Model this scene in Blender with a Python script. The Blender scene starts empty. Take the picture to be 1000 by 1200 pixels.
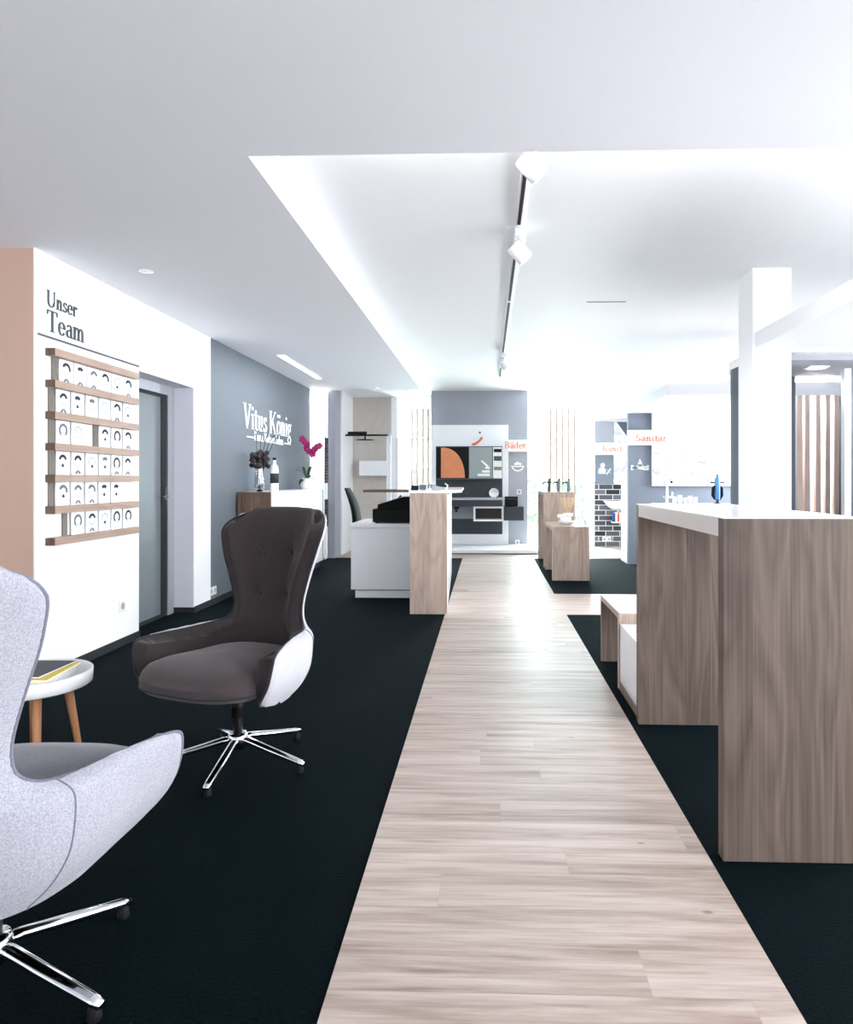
import bpy, math, random
from mathutils import Vector, Matrix
random.seed(7)
PI = math.pi
SC = bpy.context.scene
COL = SC.collection

# ------------------------------------------------------------------ camera
F_PX, CX, CY, EYE = 780.0, 547.6, 562.0, 1.2      # measured from the photograph, frame 1000 x 1200
YAW = math.radians(1.72)
cam_data = bpy.data.cameras.new('camera')
cam_data.sensor_fit = 'HORIZONTAL'
cam_data.sensor_width = 36.0
cam_data.lens = F_PX / 1000.0 * 36.0
cam_data.shift_x = (500 - CX) / 1000.0
cam_data.shift_y = (CY - 600) / 1000.0
cam_data.clip_start = 0.05
cam = bpy.data.objects.new('camera', cam_data)
cam.location = (0, 0, EYE)
cam.rotation_euler = (PI / 2, 0, YAW)
COL.objects.link(cam)
SC.camera = cam

# ------------------------------------------------------------------ view
SC.view_settings.view_transform = 'Standard'
SC.view_settings.look = 'None'
SC.view_settings.gamma = 1
SC.view_settings.use_curve_mapping = False
SC.view_settings.exposure = 1.22

# ------------------------------------------------------------------ world
WORLD_STRENGTH = 4.6
w = bpy.data.worlds.new('world')
SC.world = w
w.use_nodes = True
bg = w.node_tree.nodes['Background']
bg.inputs[0].default_value = (0.93, 0.96, 1.0, 1)
bg.inputs[1].default_value = WORLD_STRENGTH

# ------------------------------------------------------------------ daylight through the window bands
def area(name, loc, rot, sx, sy, power, col=(1, 1, 1), spread=180):
    l = bpy.data.lights.new(name, 'AREA')
    l.shape = 'RECTANGLE'; l.size = sx; l.size_y = sy; l.energy = power; l.color = col
    l.spread = math.radians(spread)
    o = bpy.data.objects.new(name, l)
    o.location = loc; o.rotation_euler = rot
    COL.objects.link(o)
    return o
area('daylight_right', (5.05, 0.9, 1.45), (0, PI / 2, 0), 2.1, 6.8, 95, (0.97, 0.98, 1.0))
area('daylight_facade', (1.35, 12.62, 1.25), (-PI / 2, 0, 0), 1.3, 2.2, 170, (0.95, 0.98, 1.0))
area('daylight_facade_narrow', (-1.2, 12.62, 1.25), (-PI / 2, 0, 0), 0.7, 2.2, 80, (0.95, 0.98, 1.0))
area('daylight_side', (4.98, 8.6, 1.5), (0, PI / 2, 0), 2.2, 1.6, 60, (0.97, 0.98, 1.0))

area('corridor_fill', (-3.3, 10.38, 2.74), (0, 0, 0), 1.4, 0.3, 60)  # added fill, out of view; brightens the white corridor wall
area('step_fill', (0.9, 2.80, 2.63), (math.radians(80), 0, 0), 3.4, 0.12, 8, (1.0, 0.98, 0.97))  # added hidden fill at the ceiling step; brightens upper ceiling and reception fronts
area('linear_lamp', (-1.95, 7.1, 2.53), (0, 0, 0), 0.08, 2.0, 14)

# ================================================================== helpers
def srgb(r, g, b):
    def f(c):
        c /= 255.0
        return c / 12.92 if c <= 0.04045 else ((c + 0.055) / 1.055) ** 2.4
    return (f(r), f(g), f(b), 1.0)

def PY(u, v, Y):            # pixel -> (X, Z) on the plane y = Y
    a = (u - CX) / F_PX; s, c = math.sin(YAW), math.cos(YAW)
    t = Y / (c + a * s)
    return (t * (-s + a * c), EYE + t * (CY - v) / F_PX)
def PX(u, v, X):            # pixel -> (Y, Z) on the plane x = X
    a = (u - CX) / F_PX; s, c = math.sin(YAW), math.cos(YAW)
    t = X / (-s + a * c)
    return (t * (c + a * s), EYE + t * (CY - v) / F_PX)
def FL(u, v, z=0.0):        # pixel -> (X, Y) on the plane z
    a = (u - CX) / F_PX; s, c = math.sin(YAW), math.cos(YAW)
    t = (EYE - z) * F_PX / (v - CY)
    return (t * (-s + a * c), t * (c + a * s))

# ------------------------------------------------------------------ materials
def nodes_of(name):
    m = bpy.data.materials.new(name); m.use_nodes = True
    nt = m.node_tree
    return m, nt, nt.nodes['Principled BSDF']
def setp(b, **k):
    for key, v in k.items():
        if key in b.inputs: b.inputs[key].default_value = v
def plain(name, rgb, rough=0.5, metal=0.0, spec=0.5, bump=0.0, bscale=40, var=0.0, coat=0.0, sheen=0.0):
    m, nt, b = nodes_of(name)
    col = srgb(*rgb)
    b.inputs['Base Color'].default_value = col
    b.inputs['Roughness'].default_value = rough
    b.inputs['Metallic'].default_value = metal
    b.inputs['Specular IOR Level'].default_value = spec
    b.inputs['Coat Weight'].default_value = coat
    b.inputs['Coat Roughness'].default_value = 0.06
    b.inputs['Sheen Weight'].default_value = sheen
    tc = nt.nodes.new('ShaderNodeTexCoord')
    nz = nt.nodes.new('ShaderNodeTexNoise'); nz.inputs['Scale'].default_value = bscale
    nz.inputs['Detail'].default_value = 4
    nt.links.new(tc.outputs['Object'], nz.inputs['Vector'])
    v = max(var, 0.015)
    mx = nt.nodes.new('ShaderNodeMix'); mx.data_type = 'RGBA'
    mx.inputs[6].default_value = tuple(c * (1 - v) for c in col[:3]) + (1,)
    mx.inputs[7].default_value = tuple(min(1, c * (1 + v)) for c in col[:3]) + (1,)
    nt.links.new(nz.outputs['Fac'], mx.inputs[0])
    nt.links.new(mx.outputs[2], b.inputs['Base Color'])
    if bump:
        bp = nt.nodes.new('ShaderNodeBump'); bp.inputs['Strength'].default_value = bump
        bp.inputs['Distance'].default_value = 0.002
        nt.links.new(nz.outputs['Fac'], bp.inputs['Height'])
        nt.links.new(bp.outputs['Normal'], b.inputs['Normal'])
    return m
def emis(name, rgb, strength):
    m, nt, b = nodes_of(name)
    b.inputs['Base Color'].default_value = srgb(*rgb)
    b.inputs['Emission Color'].default_value = srgb(*rgb)
    b.inputs['Emission Strength'].default_value = strength
    return m
def fabric(name, rgb_a, rgb_b, scale=260, bump=0.5, rough=0.9, sheen=0.2):
    m, nt, b = nodes_of(name)
    b.inputs['Roughness'].default_value = rough
    b.inputs['Specular IOR Level'].default_value = 0.25
    b.inputs['Sheen Weight'].default_value = sheen
    b.inputs['Sheen Roughness'].default_value = 0.5
    tc = nt.nodes.new('ShaderNodeTexCoord')
    nz = nt.nodes.new('ShaderNodeTexNoise'); nz.inputs['Scale'].default_value = scale
    nz.inputs['Detail'].default_value = 3; nz.inputs['Roughness'].default_value = 0.7
    nt.links.new(tc.outputs['Object'], nz.inputs['Vector'])
    rp = nt.nodes.new('ShaderNodeValToRGB')
    rp.color_ramp.elements[0].position = 0.33; rp.color_ramp.elements[0].color = srgb(*rgb_a)
    rp.color_ramp.elements[1].position = 0.67; rp.color_ramp.elements[1].color = srgb(*rgb_b)
    nt.links.new(nz.outputs['Fac'], rp.inputs[0])
    nt.links.new(rp.outputs[0], b.inputs['Base Color'])
    bp = nt.nodes.new('ShaderNodeBump'); bp.inputs['Strength'].default_value = bump
    bp.inputs['Distance'].default_value = 0.001
    nt.links.new(nz.outputs['Fac'], bp.inputs['Height'])
    nt.links.new(bp.outputs['Normal'], b.inputs['Normal'])
    return m
def wood(name, light, mid, dark, grain='Z', across='X', strip=0.115, rough=0.5, seed=0.0, contrast=1.0):
    """laminate wood: strips side by side, each with its own long swirling grain"""
    m, nt, b = nodes_of(name)
    N = nt.nodes.new; L = nt.links.new
    b.inputs['Roughness'].default_value = rough
    b.inputs['Specular IOR Level'].default_value = 0.35
    tc = N('ShaderNodeTexCoord'); sp = N('ShaderNodeSeparateXYZ'); L(tc.outputs['Object'], sp.inputs[0])
    def math_(op, a, bb=None):
        n = N('ShaderNodeMath'); n.operation = op
        for i, v in enumerate([a, bb]):
            if v is None: continue
            if isinstance(v, (int, float)): n.inputs[i].default_value = v
            else: L(v, n.inputs[i])
        return n.outputs[0]
    other = [a for a in 'XYZ' if a not in (grain, across)][0]
    ac = math_('ADD', sp.outputs[across], math_('MULTIPLY', sp.outputs[other], 0.37))
    sid = math_('FLOOR', math_('DIVIDE', math_('ADD', ac, 10 + seed), strip))
    wn = N('ShaderNodeTexWhiteNoise'); wn.noise_dimensions = '1D'; L(sid, wn.inputs['W'])
    cb = N('ShaderNodeCombineXYZ')
    L(math_('MULTIPLY', ac, 5.0), cb.inputs[0])
    L(math_('MULTIPLY', sp.outputs[grain], .75), cb.inputs[1])
    L(math_('MULTIPLY', wn.outputs['Value'], 37.0), cb.inputs[2])
    n1 = N('ShaderNodeTexNoise'); n1.inputs['Scale'].default_value = 1.0; n1.inputs['Detail'].default_value = 2.5
    n1.inputs['Roughness'].default_value = 0.5; n1.inputs['Distortion'].default_value = 0.5
    L(cb.outputs[0], n1.inputs['Vector'])
    rings = math_('FRACT', math_('MULTIPLY', n1.outputs['Fac'], 7.0))
    rings = math_('SUBTRACT', 1.0, math_('MULTIPLY', math_('ABSOLUTE', math_('SUBTRACT', rings, 0.5)), 2.0))
    cb2 = N('ShaderNodeCombineXYZ')
    L(math_('MULTIPLY', ac, 110.0), cb2.inputs[0]); L(math_('MULTIPLY', sp.outputs[grain], 1.6), cb2.inputs[1])
    L(math_('MULTIPLY', wn.outputs['Value'], 11.0), cb2.inputs[2])
    n2 = N('ShaderNodeTexNoise'); n2.inputs['Scale'].default_value = 1.0; n2.inputs['Detail'].default_value = 4
    L(cb2.outputs[0], n2.inputs['Vector'])
    f = math_('ADD', math_('MULTIPLY', rings, 0.20), math_('MULTIPLY', n2.outputs['Fac'], 0.50))
    f = math_('ADD', f, math_('MULTIPLY', wn.outputs['Value'], 0.20))
    rp = N('ShaderNodeValToRGB'); e = rp.color_ramp.elements
    mid_l = srgb(*mid)
    def mixc(c):
        c = srgb(*c); return tuple(mid_l[i] + (c[i] - mid_l[i]) * contrast for i in range(3)) + (1,)
    e[0].position = 0.22; e[0].color = mixc(dark)
    e[1].position = 0.80; e[1].color = mixc(light)
    k = e.new(0.52); k.color = mid_l
    L(f, rp.inputs[0]); L(rp.outputs[0], b.inputs['Base Color'])
    bp = N('ShaderNodeBump'); bp.inputs['Strength'].default_value = 0.12; bp.inputs['Distance'].default_value = 0.001
    L(n2.outputs['Fac'], bp.inputs['Height']); L(bp.outputs['Normal'], b.inputs['Normal'])
    return m
def plank_floor(name):
    m, nt, b = nodes_of(name)
    N = nt.nodes.new; L = nt.links.new
    tc = N('ShaderNodeTexCoord')
    br = N('ShaderNodeTexBrick')
    br.inputs['Scale'].default_value = 1.0
    br.inputs['Brick Width'].default_value = 1.24
    br.inputs['Row Height'].default_value = 0.155
    br.inputs['Mortar Size'].default_value = 0.0006
    br.inputs['Mortar Smooth'].default_value = 0.4
    br.offset = 0.37
    br.inputs['Color1'].default_value = (0, 0, 0, 1); br.inputs['Color2'].default_value = (1, 1, 1, 1)
    br.inputs['Mortar'].default_value = (0.5, 0.5, 0.5, 1)
    br.offset = 0.0
    sp = N('ShaderNodeSeparateXYZ'); L(tc.outputs['Object'], sp.inputs[0])
    def M(op, a, bb=None):
        n = N('ShaderNodeMath'); n.operation = op
        for i, v in enumerate([a, bb]):
            if v is None: continue
            if isinstance(v, (int, float)): n.inputs[i].default_value = v
            else: L(v, n.inputs[i])
        return n.outputs[0]
    rowid = M('FLOOR', M('DIVIDE', sp.outputs['Y'], 0.155))
    wr = N('ShaderNodeTexWhiteNoise'); wr.noise_dimensions = '1D'; L(rowid, wr.inputs['W'])
    cv = N('ShaderNodeCombineXYZ'); L(M('ADD', sp.outputs['X'], M('MULTIPLY', wr.outputs['Value'], 1.24)), cv.inputs[0]); L(sp.outputs['Y'], cv.inputs[1])
    L(cv.outputs[0], br.inputs['Vector'])
    sepc = N('ShaderNodeSeparateColor'); L(br.outputs['Color'], sepc.inputs[0])
    rnd = sepc.outputs[0]
    cb = N('ShaderNodeCombineXYZ')
    L(M('MULTIPLY', sp.outputs['X'], 1.5), cb.inputs[0]); L(M('MULTIPLY', sp.outputs['Y'], 22.0), cb.inputs[1])
    L(M('MULTIPLY', rnd, 23.0), cb.inputs[2])
    n1 = N('ShaderNodeTexNoise'); n1.inputs['Scale'].default_value = 1.0; n1.inputs['Detail'].default_value = 5
    n1.inputs['Distortion'].default_value = 0.4; n1.inputs['Roughness'].default_value = 0.62
    L(cb.outputs[0], n1.inputs['Vector'])
    cb2 = N('ShaderNodeCombineXYZ')
    L(M('MULTIPLY', sp.outputs['X'], 4.0), cb2.inputs[0]); L(M('MULTIPLY', sp.outputs['Y'], 95.0), cb2.inputs[1])
    n2 = N('ShaderNodeTexNoise'); n2.inputs['Scale'].default_value = 1.0; n2.inputs['Detail'].default_value = 3
    L(cb2.outputs[0], n2.inputs['Vector'])
    f = M('ADD', M('MULTIPLY', n1.outputs['Fac'], 0.72), M('MULTIPLY', n2.outputs['Fac'], 0.26))
    f = M('ADD', f, M('MULTIPLY', M('FRACT', M('ADD', rnd, wr.outputs['Value'])), 0.07))
    rp = N('ShaderNodeValToRGB'); e = rp.color_ramp.elements
    e[0].position = 0.30; e[0].color = srgb(116, 98, 88)
    e[1].position = 0.72; e[1].color = srgb(200, 187, 180)
    k = e.new(0.46); k.color = srgb(162, 145, 135)
    k = e.new(0.57); k.color = srgb(182, 167, 158)
    L(f, rp.inputs[0])
    mx = N('ShaderNodeMix'); mx.data_type = 'RGBA'
    L(br.outputs['Fac'], mx.inputs[0]); L(rp.outputs[0], mx.inputs[6]); mx.inputs[7].default_value = srgb(160, 142, 132)
    # small dark knots
    vo = N('ShaderNodeTexVoronoi'); vo.inputs['Scale'].default_value = 1.0
    cb3 = N('ShaderNodeCombineXYZ')
    L(M('MULTIPLY', sp.outputs['X'], 2.2), cb3.inputs[0]); L(M('MULTIPLY', sp.outputs['Y'], 5.0), cb3.inputs[1])
    L(cb3.outputs[0], vo.inputs['Vector'])
    kn = M('LESS_THAN', M('ADD', vo.outputs['Distance'], M('MULTIPLY', n1.outputs['Fac'], 0.10)), 0.085)
    mx2 = N('ShaderNodeMix'); mx2.data_type = 'RGBA'
    L(M('MULTIPLY', kn, 0.55), mx2.inputs[0]); L(mx.outputs[2], mx2.inputs[6]); mx2.inputs[7].default_value = srgb(100, 80, 68)
    L(mx2.outputs[2], b.inputs['Base Color'])
    b.inputs['Roughness'].default_value = 0.42
    b.inputs['Specular IOR Level'].default_value = 0.5
    L(M('ADD', 0.36, M('MULTIPLY', n2.outputs['Fac'], 0.16)), b.inputs['Roughness'])
    bp = N('ShaderNodeBump'); bp.inputs['Strength'].default_value = 0.15; bp.inputs['Distance'].default_value = 0.001
    L(n2.outputs['Fac'], bp.inputs['Height']); L(bp.outputs['Normal'], b.inputs['Normal'])
    return m
def brick_mat(name):
    m, nt, b = nodes_of(name)
    N = nt.nodes.new; L = nt.links.new
    tc = N('ShaderNodeTexCoord'); sp = N('ShaderNodeSeparateXYZ'); L(tc.outputs['Object'], sp.inputs[0])
    cb = N('ShaderNodeCombineXYZ'); L(sp.outputs['X'], cb.inputs[0]); L(sp.outputs['Z'], cb.inputs[1])
    br = N('ShaderNodeTexBrick'); br.inputs['Scale'].default_value = 1.0
    br.inputs['Brick Width'].default_value = 0.25; br.inputs['Row Height'].default_value = 0.093
    br.inputs['Mortar Size'].default_value = 0.007; br.inputs['Mortar Smooth'].default_value = 0.1
    br.inputs['Color1'].default_value = srgb(18, 24, 30); br.inputs['Color2'].default_value = srgb(112, 112, 118)
    br.inputs['Mortar'].default_value = srgb(225, 225, 225)
    L(cb.outputs[0], br.inputs['Vector']); L(br.outputs['Color'], b.inputs['Base Color'])
    b.inputs['Roughness'].default_value = 0.35
    return m
def marble(name, a, c, scale=6):
    m, nt, b = nodes_of(name)
    N = nt.nodes.new; L = nt.links.new
    tc = N('ShaderNodeTexCoord')
    nz = N('ShaderNodeTexNoise'); nz.inputs['Scale'].default_value = scale; nz.inputs['Detail'].default_value = 6
    nz.inputs['Distortion'].default_value = 1.6
    L(tc.outputs['Object'], nz.inputs['Vector'])
    rp = N('ShaderNodeValToRGB'); rp.color_ramp.elements[0].position = 0.36; rp.color_ramp.elements[0].color = srgb(*a)
    rp.color_ramp.elements[1].position = 0.6; rp.color_ramp.elements[1].color = srgb(*c)
    L(nz.outputs['Fac'], rp.inputs[0]); L(rp.outputs[0], b.inputs['Base Color'])
    b.inputs['Roughness'].default_value = 0.6
    return m
def glass_mat(name, tint=(235, 245, 245), mixf=0.06, rough=0.02):
    m, nt, b = nodes_of(name)
    N = nt.nodes.new; L = nt.links.new
    out = nt.nodes['Material Output']
    tr = N('ShaderNodeBsdfTransparent'); tr.inputs[0].default_value = srgb(*tint)
    gl = N('ShaderNodeBsdfGlossy'); gl.inputs['Roughness'].default_value = rough
    mx = N('ShaderNodeMixShader'); mx.inputs[0].default_value = mixf
    L(tr.outputs[0], mx.inputs[1]); L(gl.outputs[0], mx.inputs[2]); L(mx.outputs[0], out.inputs['Surface'])
    return m
def carpet_mat(name):
    m, nt, b = nodes_of(name)
    N = nt.nodes.new; L = nt.links.new
    tc = N('ShaderNodeTexCoord')
    n1 = N('ShaderNodeTexNoise'); n1.inputs['Scale'].default_value = 120; n1.inputs['Detail'].default_value = 3
    n2 = N('ShaderNodeTexNoise'); n2.inputs['Scale'].default_value = 2.2; n2.inputs['Detail'].default_value = 3
    L(tc.outputs['Object'], n1.inputs['Vector']); L(tc.outputs['Object'], n2.inputs['Vector'])
    ad = N('ShaderNodeMath'); ad.operation = 'MULTIPLY_ADD'; ad.inputs[1].default_value = 0.35
    L(n2.outputs['Fac'], ad.inputs[0]); L(n1.outputs['Fac'], ad.inputs[2])
    rp = N('ShaderNodeValToRGB'); rp.color_ramp.elements[0].position = 0.5; rp.color_ramp.elements[0].color = srgb(1, 4, 5)
    rp.color_ramp.elements[1].position = 0.9; rp.color_ramp.elements[1].color = srgb(7, 17, 21)
    L(ad.outputs[0], rp.inputs[0]); L(rp.outputs[0], b.inputs['Base Color'])
    b.inputs['Roughness'].default_value = 0.85
    b.inputs['Specular IOR Level'].default_value = 0.05
    b.inputs['Specular Tint'].default_value = srgb(170, 215, 230)
    b.inputs['Sheen Weight'].default_value = 0.012
    b.inputs['Sheen Roughness'].default_value = 0.45
    b.inputs['Sheen Tint'].default_value = srgb(150, 205, 230)
    bp = N('ShaderNodeBump'); bp.inputs['Strength'].default_value = 0.7; bp.inputs['Distance'].default_value = 0.003
    L(n1.outputs['Fac'], bp.inputs['Height']); L(bp.outputs['Normal'], b.inputs['Normal'])
    return m

M = {}
M['white'] = plain('white_paint', (244, 245, 247), 0.7)
M['ceil'] = plain('ceiling_paint', (236, 236, 241), 0.85)
M['beige'] = plain('beige_paint', (196, 165, 148), 0.85)
M['grey2'] = plain('grey_blue_paint_pale', (122, 131, 144), 0.8)
M['grey'] = plain('grey_blue_paint', (98, 106, 115), 0.8)
M['lgrey'] = plain('light_grey_paint', (158, 160, 170), 0.8)
M['dgrey'] = plain('dark_grey_paint', (78, 86, 98), 0.75)
M['slate'] = plain('slate_laminate', (44, 52, 60), 0.5)
M['black'] = plain('black_plastic', (12, 13, 15), 0.7, spec=0.25, bump=0.1, bscale=200)
M['blackm'] = plain('black_metal', (24, 24, 26), 0.35, metal=0.6)
M['skirt'] = plain('dark_skirting', (22, 28, 32), 0.8)
M['chrome'] = plain('chrome', (225, 226, 230), 0.08, metal=1.0)
M['steel'] = plain('brushed_steel', (150, 152, 156), 0.3, metal=1.0)
M['alu'] = plain('aluminium_frame', (172, 174, 182), 0.45, metal=0.3)
M['lacq'] = plain('white_lacquer', (240, 240, 244), 0.25, coat=0.3)
M['ceramic'] = plain('white_ceramic', (245, 246, 248), 0.15, coat=0.5)
M['frost'] = plain('frosted_door_glass', (104, 111, 116), 0.45)
M['reveal'] = plain('reveal_paint', (212, 213, 222), 0.7)
M['edge'] = plain('lit_edge_tone', (214, 204, 198), 0.5)  # pale tone puts the side light on the counter edge into the colour
M['stone'] = plain('beige_stone_plaster', (196, 188, 182), 0.85, bump=0.3, bscale=9, var=0.10)
M['carpet'] = carpet_mat('black_green_carpet')
M['planks'] = plank_floor('pale_plank_floor')
M['oak'] = wood('grey_brown_oak', (128, 112, 103), (104, 90, 82), (72, 60, 54), seed=0.02)
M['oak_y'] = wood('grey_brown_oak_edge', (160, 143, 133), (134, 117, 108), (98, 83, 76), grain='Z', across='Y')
M['oak_l'] = wood('pale_oak', (206, 190, 178), (186, 168, 155), (160, 141, 128), strip=0.1)
M['oak_h'] = wood('brown_oak_lengthwise', (190, 164, 150), (168, 142, 128), (138, 113, 100), grain='Y', across='Z', strip=0.3, contrast=0.7)
M['oak_end'] = wood('brown_oak_end', (128, 104, 88), (104, 82, 68), (78, 60, 48), grain='Z', across='X', strip=0.05)
M['slat'] = wood('slat_wood', (232, 216, 206), (220, 200, 188), (198, 178, 166), strip=0.2, contrast=0.8)
M['upright'] = plain('grey_wood_upright', (116, 110, 102), 0.7)
M['legwood'] = wood('beech_leg', (200, 150, 112), (176, 124, 86), (148, 100, 66), strip=0.3)
M['ink'] = plain('charcoal_ink', (74, 78, 86), 0.7)
M['inkd'] = plain('dark_ink', (40, 44, 52), 0.8)
M['inkm'] = plain('mid_ink', (104, 110, 120), 0.8)
M['inkl'] = plain('pale_ink', (158, 163, 174), 0.8)
M['card'] = plain('card_paper', (246, 247, 250), 0.7)
M['orange'] = plain('orange_letters', (232, 128, 90), 0.6)
M['orange2'] = plain('orange_print', (226, 140, 92), 0.5, var=0.15, bscale=5)
M['wletter'] = plain('white_letters', (250, 250, 252), 0.5)
M['glass'] = glass_mat('clear_glass')
M['brick'] = brick_mat('dark_brick_tile')
M['marble'] = marble('white_marble', (190, 190, 202), (240, 240, 245))
M['leaf'] = plain('dark_green_leaf', (30, 56, 34), 0.4, var=0.2)
M['hedge'] = plain('hedge_green', (168, 192, 160), 0.8, var=0.4, bscale=3)
M['magenta'] = plain('magenta_petal', (150, 18, 92), 0.6, var=0.2)
M['dryhead'] = plain('dry_dark_flower', (46, 42, 46), 0.9, var=0.4, bscale=60)
M['stemdark'] = plain('dark_stem', (52, 50, 56), 0.7)
M['stemgreen'] = plain('stem_green', (120, 140, 96), 0.7)
M['yellow'] = plain('yellow_cover', (226, 204, 64), 0.5)
M['reed'] = plain('reed_stick', (222, 196, 162), 0.8)
M['blue'] = plain('blue_plastic', (88, 148, 214), 0.35)
M['red'] = plain('red_cover', (214, 92, 66), 0.5)
M['navy'] = plain('navy_cover', (62, 78, 150), 0.5)
M['brownin'] = plain('brown_lining', (84, 74, 72), 0.6)
M['f_dark'] = fabric('dark_taupe_fabric', (40, 34, 35), (60, 52, 53), sheen=0.15)
M['f_seat'] = fabric('dark_taupe_seat_fabric', (56, 49, 50), (80, 71, 72), sheen=0.2)
M['f_light'] = fabric('light_grey_felt', (176, 176, 184), (205, 205, 213))
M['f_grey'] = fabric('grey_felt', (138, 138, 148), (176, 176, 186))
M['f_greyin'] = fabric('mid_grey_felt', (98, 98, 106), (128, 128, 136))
M['pipe_d'] = fabric('dark_piping', (34, 32, 38), (50, 48, 54))
M['pipe_g'] = fabric('grey_piping', (96, 97, 110), (122, 123, 136))
M['lamp'] = emis('lamp_lens', (255, 255, 255), 6.0)
M['strip'] = emis('light_strip', (255, 255, 255), 2.2)

# ------------------------------------------------------------------ mesh builder
class MB:
    def __init__(s): s.v = []; s.f = []; s.m = []; s.sm = []; s.cur = 0
    def mat(s, i): s.cur = i; return s
    def add(s, vs, fs, smooth=False):
        o = len(s.v); s.v += [tuple(p) for p in vs]
        for f in fs: s.f.append([o + i for i in f]); s.m.append(s.cur); s.sm.append(smooth)
        return s
    def box(s, x0, x1, y0, y1, z0, z1):
        x0, x1 = sorted((x0, x1)); y0, y1 = sorted((y0, y1)); z0, z1 = sorted((z0, z1))
        v = [(x0, y0, z0), (x1, y0, z0), (x1, y1, z0), (x0, y1, z0), (x0, y0, z1), (x1, y0, z1), (x1, y1, z1), (x0, y1, z1)]
        return s.add(v, [(0, 3, 2, 1), (4, 5, 6, 7), (0, 1, 5, 4), (1, 2, 6, 5), (2, 3, 7, 6), (3, 0, 4, 7)])
    def prism(s, poly, base, ax_u, ax_v, ax_n, thick):
        """2-D polygon in the (u,v) frame, extruded along n"""
        base = Vector(base); U = Vector(ax_u); V = Vector(ax_v); Nn = Vector(ax_n)
        n = len(poly)
        a = [base + U * p[0] + V * p[1] for p in poly]; b = [p + Nn * thick for p in a]
        fs = [tuple(range(n))[::-1], tuple(range(n, 2 * n))] + [(i, (i + 1) % n, n + (i + 1) % n, n + i) for i in range(n)]
        return s.add(a + b, fs)
    def lathe(s, prof, c=(0, 0, 0), n=32, smooth=True):
        vs = []; fs = []
        for r, z in prof:
            for k in range(n):
                a = 2 * PI * k / n
                vs.append((c[0] + r * math.cos(a), c[1] + r * math.sin(a), c[2] + z))
        for i in range(len(prof) - 1):
            for k in range(n):
                k2 = (k + 1) % n
                fs.append((i * n + k, i * n + k2, (i + 1) * n + k2, (i + 1) * n + k))
        if prof[0][0] > 1e-5: fs.append(tuple(range(n))[::-1])
        if prof[-1][0] > 1e-5: fs.append(tuple((len(prof) - 1) * n + k for k in range(n)))
        return s.add(vs, fs, smooth)
    def tube(s, pts, rad, n=10, smooth=True, flat=1.0):
        pts = [Vector(p) for p in pts]
        R = rad if isinstance(rad, (list, tuple)) else [rad] * len(pts)
        vs = []; fs = []; prev = None
        for i, p in enumerate(pts):
            t = (pts[min(i + 1, len(pts) - 1)] - pts[max(i - 1, 0)]).normalized()
            if prev is None:
                ref = Vector((0, 0, 1)) if abs(t.z) < 0.9 else Vector((0, 1, 0))
                u = t.cross(ref).normalized()
            else:
                u = (prev - t * prev.dot(t)).normalized()
            prev = u; v = t.cross(u)
            for k in range(n):
                a = 2 * PI * k / n
                vs.append(p + u * math.cos(a) * R[i] + v * math.sin(a) * R[i] * flat)
        for i in range(len(pts) - 1):
            for k in range(n):
                k2 = (k + 1) % n
                fs.append((i * n + k, i * n + k2, (i + 1) * n + k2, (i + 1) * n + k))
        fs.append(tuple(range(n))[::-1]); fs.append(tuple((len(pts) - 1) * n + k for k in range(n)))
        return s.add(vs, fs, smooth)
    def ball(s, c, r, n=14, m=8):
        rx, ry, rz = r if isinstance(r, (list, tuple)) else (r, r, r)
        vs = []; fs = []
        for j in range(m + 1):
            th = PI * j / m
            for k in range(n):
                a = 2 * PI * k / n
                vs.append((c[0] + rx * math.sin(th) * math.cos(a), c[1] + ry * math.sin(th) * math.sin(a), c[2] + rz * math.cos(th)))
        for j in range(m):
            for k in range(n):
                k2 = (k + 1) % n
                fs.append((j * n + k, (j + 1) * n + k, (j + 1) * n + k2, j * n + k2))
        return s.add(vs, fs, True)
    def grid(s, P, smooth=True, flip=False):
        R = len(P); C = len(P[0]); vs = [q for row in P for q in row]; fs = []
        for i in range(R - 1):
            for j in range(C - 1):
                f = (i * C + j, i * C + j + 1, (i + 1) * C + j + 1, (i + 1) * C + j)
                fs.append(f[::-1] if flip else f)
        return s.add(vs, fs, smooth)
    def build(s, name, mats, parent=None, local=False, bevel=0.0):
        off = Vector((0, 0, 0))
        if parent is not None and not local:
            q = parent
            while q is not None: off += q.location; q = q.parent
        me = bpy.data.meshes.new(name)
        me.from_pydata([tuple(Vector(p) - off) for p in s.v], [], s.f)
        if not isinstance(mats, (list, tuple)): mats = [mats]
        for m in mats: me.materials.append(m)
        me.polygons.foreach_set('material_index', s.m)
        me.polygons.foreach_set('use_smooth', s.sm)
        me.update()
        o = bpy.data.objects.new(name, me); COL.objects.link(o)
        if parent is not None: o.parent = parent
        if bevel:
            b = o.modifiers.new('edge_bevel', 'BEVEL'); b.width = bevel; b.segments = 2; b.limit_method = 'ANGLE'
        return o
def box(*a): return MB().box(*a)
def tag(o, label, cat, group=None, kind=None):
    o['label'] = label; o['category'] = cat
    if group: o['group'] = group
    if kind: o['kind'] = kind
    return o
def thing(name, label, cat, loc=(0, 0, 0), rz=0.0, group=None):
    o = bpy.data.objects.new(name, None); COL.objects.link(o)
    o.location = loc; o.rotation_euler = (0, 0, rz); o.empty_display_size = 0.1
    return tag(o, label, cat, group)
def struct(name, mb, mat, parent=None, label=None):
    o = mb.build(name, mat, parent)
    if parent is None: o['kind'] = 'structure'
    if label: o['label'] = label
    return o

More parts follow.
